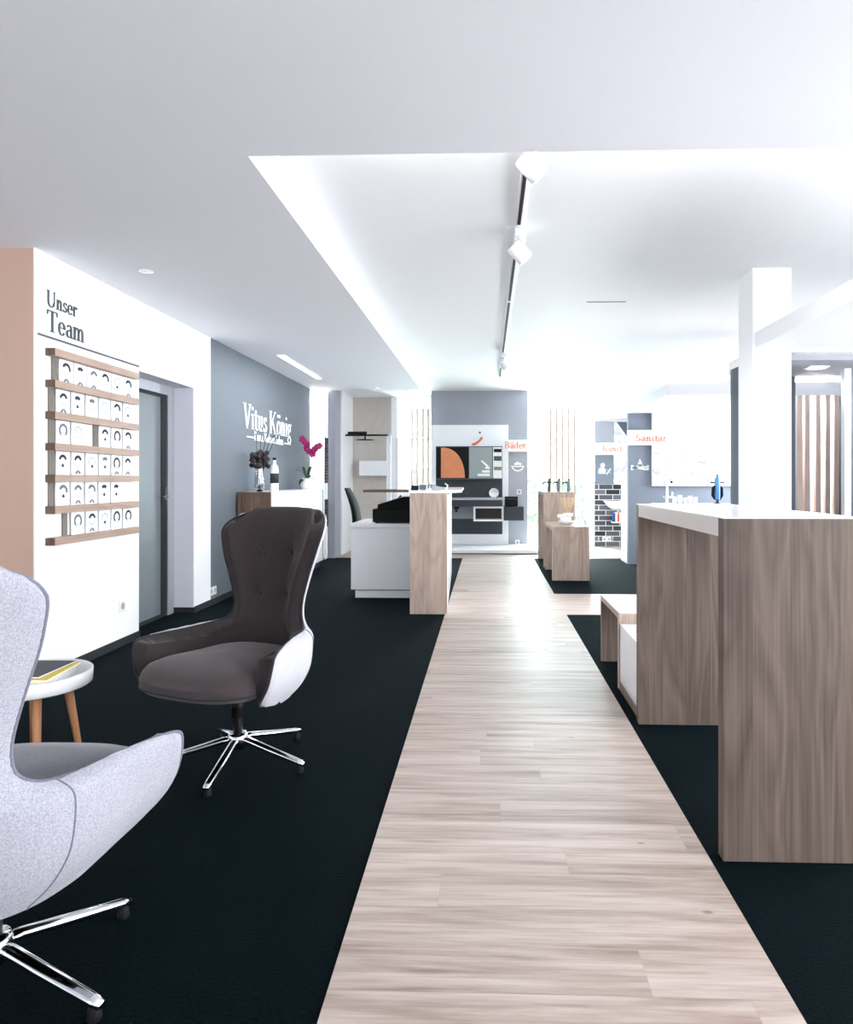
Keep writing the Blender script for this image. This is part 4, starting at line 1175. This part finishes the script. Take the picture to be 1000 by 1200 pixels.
# orange arc print
x0, zb = PY(517, 560, YV - .128); x1, zt = PY(517, 524.5, YV - .128)
Wp = PY(545, 560, YV - .128)[0] - x0
poly = [(0, 0)] + [(Wp * math.sin(a) ** .8, (zt - zb) * math.cos(a)) for a in [PI / 2 * (1 - i / 14) for i in range(15)]]
MB().prism(poly, (x0, YV - .126, zb), (1, 0, 0), (0, 0, 1), (0, -1, 0), .002).build('orange_print', M['orange2'], mc)
R4(550, 524, 577, 560.5, YV - .126, .006, 'grey_print', plain('grey_green_print', (150, 160, 160), .4), mc)
st_ = MB()
for (u0, v0, u1, v1) in ((560, 555, 574, 558), (565, 551, 574, 554), (569, 547, 574, 549.5)):
    x0, z1 = PY(u0, v0, YV - .128); x1, z0 = PY(u1, v1, YV - .128); st_.box(x0, x1, YV - .128, YV - .126, z0, z1)
ax, az = PY(565, 539, YV - .128); bx, bz = PY(573, 546, YV - .128)
st_.prism([(ax, az), (bx, bz), (bx - .02, bz - .03), (ax - .02, az - .02)], (0, YV - .126, 0), (1, 0, 0), (0, 0, 1), (0, -1, 0), .002)
st_.build('white_marks', M['card'], mc)
R4(578, 524, 588.5, 560.5, YV - .126, .006, 'shelf_column', M['lacq'], mc)
for v0, v1, mm in ((526, 530, 'black'), (534.5, 540, 'ink'), (547, 551, 'stemgreen')): R4(579, v0, 588, v1, YV - .128, .002, 'shelf_item', M[mm], mc)
ct = R4(511, 583.5, 589, 586, YV - .45, .44, 'washtop', M['alu'])
R4(511, 586, 589, 593.5, YV - .44, .43, 'drawer', M['slate'])
R4(530, 593.5, 556, 608, YV - .05, .04, 'glass_panel', M['lgrey'])
fr = MB(); x0, z1 = PY(555, 593.5, YV - .40); x1, z0 = PY(590.5, 611, YV - .40); e_ = .032
fr.box(x0, x1, YV - .4, YV - .02, z1 - e_, z1).box(x0, x1, YV - .4, YV - .02, z0, z0 + e_).box(x0, x0 + e_, YV - .4, YV - .02, z0 + e_, z1 - e_).box(x1 - e_, x1, YV - .4, YV - .02, z0 + e_, z1 - e_)
ff = fr.build('open_frame', M['lacq'], vp)
box(x0 + e_, x1 - e_, YV - .1, YV - .03, z0 + e_, z1 - e_).build('frame_lining', M['brownin'], ff)
R4(591, 594, 614, 610, YV - .42, .53, 'side_drawer', M['slate'])
x_, z_ = PY(535, 594, YV - .2)
MB().lathe([(0, 0), (.05, 0), (.05, -.02), (.02, -.04), (.018, -.09), (0, -.09)], (x_, YV - .2, z_), 16).build('siphon', M['black'], vp)
x_, z_ = PY(560.5, 515, YV - .004)
emb = MB(); emb.prism([(-.12, -.075), (-.105, -.10), (-.05, -.105), (.0, -.07), (.075, .0), (.085, .045), (.05, .045), (.02, .0), (-.05, -.05)], (x_, YV, z_), (1, 0, 0), (0, 0, 1), (0, -1, 0), .006)
emb.build('orange_emblem', M['orange'], vp)
MB().prism(circ(.03, .12, .02), (x_, YV, z_), (1, 0, 0), (0, 0, 1), (0, -1, 0), .005).build('grey_emblem_dot', M['inkm'], vp)
x_, z_ = PY(579, 583.5, YV - .25)
bl = thing('wash_bowl', 'round white wash bowl standing upright on the vanity top', 'bowl', (x_, YV - .25, z_))
zc_ = z_ + .085
P = []
for r, yy in ((0, .02), (.05, .018), (.075, .0), (.083, -.03), (.078, -.032), (.068, -.005), (.045, .008), (0, .010)):
    P.append([Vector((x_ + r * math.cos(2 * PI * k / 28), YV - .25 + yy, zc_ + r * math.sin(2 * PI * k / 28))) for k in range(29)])
MB().grid(P).build('bowl', M['ceramic'], bl)
MB().box(x_ - .06, x_ + .06, YV - .28, YV - .22, z_, z_ + .012).build('stand', M['black'], bl)
x0, z0 = PY(592, 593.5, YV - .35); x1, z1 = PY(607, 582, YV - .35)
t = thing('storage_box', 'black storage box on the side drawer next to the vanity', 'box', ((x0 + x1) / 2, YV - .3, z0))
MB().box(x0, x1, YV - .38, YV - .14, z0 + .001, z1).build('body', M['black'], t, bevel=.004)
MB().box(x0 + .02, x1 - .02, YV - .384, YV - .38, z1 - .04, z1 - .035).build('seam', M['inkm'], t)

# sign "Bäder"
def sign(name, label, u0, v0, u1, v1, Y, d, text, tu0, tu1, tvb, cap_px):
    x0, z1 = PY(u0, v0, Y); x1, z0 = PY(u1, v1, Y)
    t = thing(name, label, 'sign', ((x0 + x1) / 2, Y, z0))
    box(x0, x1, Y, Y + d, z0, z1).build('board', M['wletter'], t)
    a, zb = PY(tu0, tvb, Y); b, _ = PY(tu1, tvb, Y)
    lettering(MB(), text, (a, Y, zb), **FACE, cap=cap_px * Y / F_PX, length=b - a, thick=.01).build('lettering', M['orange'], t)
    return t
sign('hanging_sign', 'white sign board with the orange word Bäder on the bathroom display wall', 596, 515.5, 618, 529, YW - .12, .119, 'Bäder', 591.5, 617, 525.5, 8)
# its board also carries the text's first letter over the vanity panel edge
x0, z1 = PY(590.5, 515.5, YV - .02); x1, z0 = PY(596.5, 529, YV - .02)
x_, z_ = PY(607, 547, YW)
ic = MB(); b0 = (x_, YW, z_)
ring(ic, 0, .03, .11, .016, b0, *FACE.values(), .006, 200, 340, 12)
ic.prism([(-.115, .0), (.115, .0), (.115, .014), (-.115, .014)], b0, *FACE.values(), .006)
for dx, dz, r in ((-.04, .05, .022), (.0, .06, .028), (.045, .048, .022)): ic.prism(circ(dx, dz, r, 12), b0, *FACE.values(), .006)
tag(ic.build('wall_icon', M['wletter']), 'white bathtub with bubbles icon on the bathroom display wall', 'icon')

# sign "Sanitär"
sign('sanitary_sign', 'white sign board with the orange word Sanitär across the grey wall', 735.5, 504, 765.5, 521.5, YS - .075, .02, 'Sanitär', 745, 782, 517.5, 8.5)
px0_, pz1 = PY(764.5, 470, YS - .05); px1_, pz0 = PY(858, 569.5, YS - .05)
dp = thing('droplet_panel', 'large white wall panel printed with scattered water drops', 'wall panel', ((px0_ + px1_) / 2, YS - .05, pz0))
box(px0_, px1_ + .3, YS - .05, YS - .001, pz0, min(pz1, 2.135)).build('board', plain('print_board', (222, 223, 227), .8), dp)
rg = random.Random(11); dm = MB(); used = []
for k in range(44):
    cx_ = rg.uniform(px0_ + .05, px1_); cz = pz0 + (2.1 - pz0) * rg.random() ** 1.5 * .85 + .04
    if cx_ < px0_ + .35 and 1.65 < cz < 1.95: continue
    r = rg.choice([.02, .03, .03, .045, .055]); s0 = rg.uniform(0, 360)
    ring(dm.mat(0 if rg.random() < .6 else 1), 0, 0, r, .008, (cx_, YS - .05, cz), *FACE.values(), .002, s0, s0 + rg.uniform(90, 200), 10)
dm.build('water_drops', [M['inkm'], M['ink']], dp)
x_, z_ = PY(750, 548, YS); ic = MB(); b0 = (x_, YS, z_); A_ = list(FACE.values())
ring(ic, 0, .02, .048, .016, b0, *A_, .008, -30, 210, 14)
for s in (-1, 1): ic.prism([(s * .046, .03), (s * .028, .03), (0, .10), (0, .125)], b0, *A_, .008)
for s in (-1, 1):
    ic.prism([(-.11, -.005 * s + .01), (.11, .02 * s), (.11, .02 * s - .02), (-.11, -.005 * s - .01)], b0, *A_, .008)
    for q in (-1, 1): ic.prism(circ(.11 * s, .018 * q, .02, 10), b0, *A_, .008)
tag(ic.build('wall_icon', M['wletter']), 'white water drop over crossed pipes icon under the Sanitär sign', 'icon')

# sign "Kunst" and its cabin
Y3 = YK - .03
aw = thing('art_display', 'grey display panel with a marble strip above the dark brick tiles', 'display panel', (PY(715, 500, Y3)[0], Y3, 1.15))
def R5(u0, v0, u1, v1, d0, nm, mat):
    x0, z1 = PY(u0, v0, Y3 - d0); x1, z0 = PY(u1, v1, Y3 - d0)
    return box(x0, x1, Y3 - d0, YK, z0, z1).build(nm, mat, aw)
R5(698.5, 494, 719, 518, 0, 'grey_panel', M['lgrey']); R5(698.5, 533, 719, 567.5, 0, 'grey_panel', M['grey2'])
R5(719.5, 494, 736, 567.5, 0, 'marble_strip', M['marble'])
a = PY(721, 494.5, Y3); b = PY(736, 494.5, Y3); c = PY(736, 515, Y3)
MB().prism([a, b, c], (0, Y3, 0), (1, 0, 0), (0, 0, 1), (0, -1, 0), .01).build('dark_corner', M['dgrey'], aw)
a = PY(720, 496, Y3); b = PY(736, 517, Y3)
MB().prism([a, (a[0] + .04, a[1] + .02), (b[0], b[1] + .05), (b[0], b[1])], (0, Y3 - .01, 0), (1, 0, 0), (0, 0, 1), (0, -1, 0), .01).build('white_bar', M['wletter'], aw)
sign('art_sign', 'white sign board with the orange word Kunst above the person icon', 697, 519, 736, 533, Y3 - .06, .035, 'Kunst', 706, 729, 529, 7)
x_, z_ = PY(706.5, 552.5, Y3); ic = MB(); b0 = (x_, Y3, z_)
ic.prism(circ(0, .11, .04), b0, *A_, .01)
ic.prism([(-.075, -.04), (.05, -.04), (.055, .03), (.02, .068), (-.05, .068), (-.075, .03)], b0, *A_, .01)
for s in (-1, 1): ic.prism([(.06, -.045 * s + .0), (.075, -.045 * s - .012), (.15, .045 * s), (.135, .045 * s + .012)], b0, *A_, .012)
tag(ic.build('wall_icon', M['wletter']), 'white person with crossed tools icon above the dark brick tiles', 'icon')
# wash basin and books at the brick wall
x_, z_ = PY(722.5, 587, YK - .2)
wb2 = thing('wash_basin', 'white hanging wash basin on the dark brick tiles', 'basin', (x_, YK - .01, z_ - .15))
P = []
for r, zz in ((0, -.17), (.09, -.16), (.17, -.10), (.23, -.02), (.24, .0), (.225, .0), (.16, -.08), (0, -.12)):
    P.append([Vector((x_ + .04 + r * math.cos(PI * k / 20 + PI), YK - .01 + r * 1.1 * math.sin(PI * k / 20 + PI), z_ + zz)) for k in range(21)])
MB().grid(P).build('basin', M['ceramic'], wb2)
MB().tube([(x_ + .04, YK - .12, z_ - .15), (x_ + .04, YK - .12, z_ - .24), (x_ + .04, YK - .02, z_ - .24)], .014, 8).build('drain_pipe', M['chrome'], wb2)
bx0_, bz0_ = PY(718.5, 611.5, YK - .15)
bs = thing('book_shelf_board', 'small white shelf board with books under the wash basin', 'shelf', (bx0_ + .1, YK - .1, bz0_))
box(bx0_ - .01, bx0_ + .25, YK - .2, YK - .01, bz0_ - .02, bz0_).build('board', M['white'], bs)
for k, (cc, hh, nm) in enumerate((('navy', .15, 'navy blue'), ('card', .17, 'white'), ('red', .14, 'red'), ('card', .16, 'pale'), ('red', .12, 'short red'))):
    t = thing('book', '%s book standing on the small shelf at the brick tiles, %s from the left' % (nm, ORD[k]), 'book', (bx0_ + .02 + .036 * k, YK - .17, bz0_), 0, 'books under the wash basin')
    q = bx0_ + .005 + .036 * k
    MB().box(q, q + .004, YK - .17, YK - .03, bz0_, bz0_ + hh).box(q + .029, q + .033, YK - .17, YK - .03, bz0_, bz0_ + hh).box(q, q + .033, YK - .174, YK - .17, bz0_, bz0_ + hh).build('cover', M[cc], t)
    box(q + .004, q + .029, YK - .168, YK - .034, bz0_ + .002, bz0_ + hh - .004).build('pages', M['card'], t)

# washstand behind the main counter
ws = thing('washstand', 'white washstand worktop in front of the droplet panel', 'washstand', (2.7, 8.6, 0))
box(2.15, 3.55, 8.2, 8.75, .86, .895).build('worktop', M['lacq'], ws, bevel=.003)
for k in range(2): box(2.17 + k * .68, 2.84 + k * .68, 8.24, 8.74, 0, .86).build('cabinet_front', M['grey'], ws, bevel=.002)
fx, fz = PY(782, 566, 8.4)
ft = thing('tall_faucet', 'tall slender chrome faucet at the left end of the washstand', 'faucet', (fx, 8.4, .895))
MB().tube([(fx, 8.4, .895), (fx, 8.4, fz - .03), (fx + .01, 8.4, fz), (fx + .05, 8.38, fz + .01)], [.022, .014, .012, .011], 12).build('spout', M['ceramic'], ft)
MB().tube([(fx - .05, 8.4, .98), (fx + .09, 8.4, .98)], .014, 10).build('valve', M['chrome'], ft)
MB().tube([(fx + .06, 8.4, .98), (fx + .065, 8.4, 1.05)], [.012, .008], 8).build('lever', M['chrome'], ft)
MB().ball((fx + .05, 8.38, fz + .012), .016).build('aerator', M['black'], ft)
for k in range(5):
    gx = PY(791 + 6 * k, 588, 8.45)[0]; hh = [.09, .11, .08, .10, .085][k]
    g = MB().lathe([(0, 0), (.024, 0), (.028, hh * .3), (.027, hh), (.024, hh), (.022, .008), (0, .008)], (gx, 8.45, .895), 16)
    o = g.build('small_glass', M['ceramic'])
    tag(o, 'small white cup on the washstand, %s from the tall faucet' % ORD[k], 'cup', 'row of cups on the washstand')
ux, _ = PY(841, 590, 8.0)
bv = thing('blue_water_filter', 'light blue upright water filter with black side handles at the washstand', 'water filter', (ux, 8.3, .895))
Yq = 8.3; ux, zt_ = PY(841, 556, Yq)
MB().lathe([(0, .06), (.03, .06), (.034, .10), (.032, zt_ - .895 - .06), (.02, zt_ - .895 - .03), (0, zt_ - .895 - .02)], (ux, Yq, .895), 18).build('body', M['blue'], bv)
MB().ball((ux, Yq, zt_ - .012), .016).build('top_knob', M['inkm'], bv)
MB().lathe([(0, 0), (.045, 0), (.045, .012), (.016, .02), (.016, .06), (0, .06)], (ux, Yq, .895), 16).build('foot', M['black'], bv)
MB().tube([(ux - .085, Yq, zt_ - .10), (ux + .085, Yq, zt_ - .10)], .009, 8).build('cross_bar', M['inkd'], bv)
for s in (-1, 1):
    MB().tube([(ux + s * .03, Yq, zt_ - .14), (ux + s * .052, Yq, zt_ - .17), (ux + s * .056, Yq, zt_ - .26), (ux + s * .03, Yq, zt_ - .31)], [.01, .018, .018, .01], 10).build('side_handle', M['black'], bv)

# ================================================================== COUNTERS AND TABLES ON THE RIGHT
def portal(name, label, cat, x0, x1, y0, y1, h, th, mat, topm=None, endm=None, apron=0.0):
    t = thing(name, label, cat, ((x0 + x1) / 2, (y0 + y1) / 2, 0))
    box(x0, x1, y0, y0 + th, 0, h).build('end_panel', mat, t, bevel=.001)
    box(x0, x1, y1 - th, y1, 0, h - .0).build('end_panel', mat, t, bevel=.001)
    box(x0, x1, y0 + th, y1 - th, h - max(th, apron), h).build('top_panel', topm or mat, t, bevel=.001)
    return t
# main counter
xa, ya = FL(845.5, 1006); xb, yb = FL(748, 847.5)
CH = 1.078
mc2 = thing('high_counter', 'tall grey-brown oak counter in the right foreground with a white top', 'counter', ((xa + 1.19) / 2, (ya + 3.33) / 2, 0))
XR = 1.195
YA, YBK = 2.115, 3.33
box(.742, XR, YA, YA + .045, 0, CH - .001).build('end_panel', M['oak'], mc2, bevel=.001)
box(.742, XR, YBK - .045, YBK, 0, CH - .001).build('end_panel', M['oak'], mc2, bevel=.001)
box(.742, XR, YA + .045, YBK - .045, CH - .060, CH - .001).build('top_panel', M['edge'], mc2, bevel=.001)  # lit look of the side edge comes from the paler colour
box(.742, XR, YA, YBK, CH - .001, CH + .002).build('white_laminate', M['lacq'], mc2)
# white box behind
wbx = thing('low_cabinet', 'low white cabinet with an oak plinth between the bench and the tall counter', 'cabinet', (1.0, 3.6, 0))
box(.760, 1.2, 3.345, 3.825, .045, .375).build('body', M['lacq'], wbx, bevel=.002)
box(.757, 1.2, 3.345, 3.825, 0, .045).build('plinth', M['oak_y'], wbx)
bn = thing('oak_bench', 'small oak bench with a white top behind the low white cabinet', 'bench', (1.0, 4.15, 0))
box(.755, 1.25, 3.84, 3.875, 0, .40).build('end_panel', M['oak_l'], bn)
box(.755, 1.25, 4.42, 4.455, 0, .40).build('end_panel', M['oak'], bn)
box(.755, 1.25, 3.84, 4.455, .40, .432).build('seat_board', M['oak_l'], bn, bevel=.001)
box(.758, 1.25, 3.843, 4.452, .432, .435).build('white_top', M['lacq'], bn)
t1 = portal('display_table', 'lower pale oak display table, nearer of the two by the rear window', 'display table', .775, 1.215, 7.93, 8.95, .64, .05, M['oak_l'])
t2 = portal('display_table', 'taller pale oak display table carrying three faucets, behind the lower one', 'display table', .775, 1.19, 9.15, 10.17, 1.03, .05, M['oak_l'])
for i, u in enumerate((643.5, 655, 666.5)):
    x_, _ = PY(u, 575, 9.3); zb = 1.03
    t = thing('display_faucet', 'dark basin faucet on the taller display table, %s of the three' % ['left', 'middle', 'right'][i], 'faucet', (x_, 9.3, zb), 0, 'faucets on the taller display table')
    MB().lathe([(0, 0), (.026, 0), (.026, .006), (.017 + .006 * (i > 0), .01), (.017 + .006 * (i > 0), .15), (0, .155)], (x_, 9.3, zb), 18).build('body', M['inkm'] if i else M['inkd'], t)
    MB().tube([(x_, 9.3, zb + .13), (x_ - .06, 9.29, zb + .135), (x_ - .09, 9.28, zb + .11)], .010, 8).build('spout', M['inkd'], t)
    MB().tube([(x_, 9.3, zb + .155), (x_ + .01, 9.3, zb + .178)], [.012, .016], 10).build('lever', M['inkd'], t)
    if i == 0: MB().tube([(x_ - .03, 9.3, zb + .13), (x_ + .035, 9.3, zb + .13)], .011, 8).build('cross_handle', M['inkd'], t)
# bowl, towels and reed sticks on the lower table
x_, _ = PY(664, 613, 8.3); yq = 8.25; zb = .64
t = thing('serving_bowl', 'wide white bowl on the lower display table', 'bowl', (x_, yq, zb))
MB().lathe([(0, 0), (.05, 0), (.055, .008), (.095, .03), (.112, .05), (.108, .05), (.09, .036), (0, .018)], (x_, yq, zb), 32).build('bowl', M['ceramic'], t)
for k, (dx, dz, r) in enumerate(((-.02, .065, .034), (-.055, .108, .024), (.015, .125, .024))):
    tw = thing('rolled_towel', 'white rolled towel piled in the bowl, %s of the three' % ['lowest', 'left', 'uppermost'][k], 'towel', (x_ + dx, yq, zb + dz - r), 0, 'rolled towels in the bowl')
    MB().tube([(x_ + dx - .06, yq + .01, zb + dz), (x_ + dx, yq, zb + dz), (x_ + dx + .06, yq - .01, zb + dz)], [r * .9, r, r * .9], 16).build('roll', M['card'], tw)
    MB().tube([(x_ + dx + .055, yq - .012, zb + dz), (x_ + dx + .062, yq - .012, zb + dz)], r * .45, 10).build('roll_end', M['alu'], tw)
t = thing('reed_diffuser', 'white bottle with a fan of beige reed sticks beside the towels', 'diffuser', (x_ + .06, yq + .17, zb))
MB().lathe([(0, 0), (.036, 0), (.038, .07), (.018, .10), (.018, .125), (0, .125)], (x_ + .04, yq + .17, zb), 20).build('bottle', M['ceramic'], t)
for k in range(11):
    a = -1 + 2 * k / 10
    MB().tube([(x_ + .04, yq + .17, zb + .09), (x_ + .03 + a * .095, yq + .17 + .02 * math.cos(k * 2), zb + .335)], .0045, 5).build('reed_stick', M['reed'], t)
x_, _ = PY(687, 612, 8.3)
t = thing('small_faucet', 'little chrome faucet at the right corner of the lower display table', 'faucet', (x_ - .02, 8.25, .64))
MB().tube([(x_ - .02, 8.25, .64), (x_ - .02, 8.25, .70), (x_ - .035, 8.25, .715), (x_ - .07, 8.24, .70)], .010, 10).build('spout', M['chrome'], t)
MB().tube([(x_ - .02, 8.25, .70), (x_ + .005, 8.25, .735)], .006, 8).build('lever', M['chrome'], t)
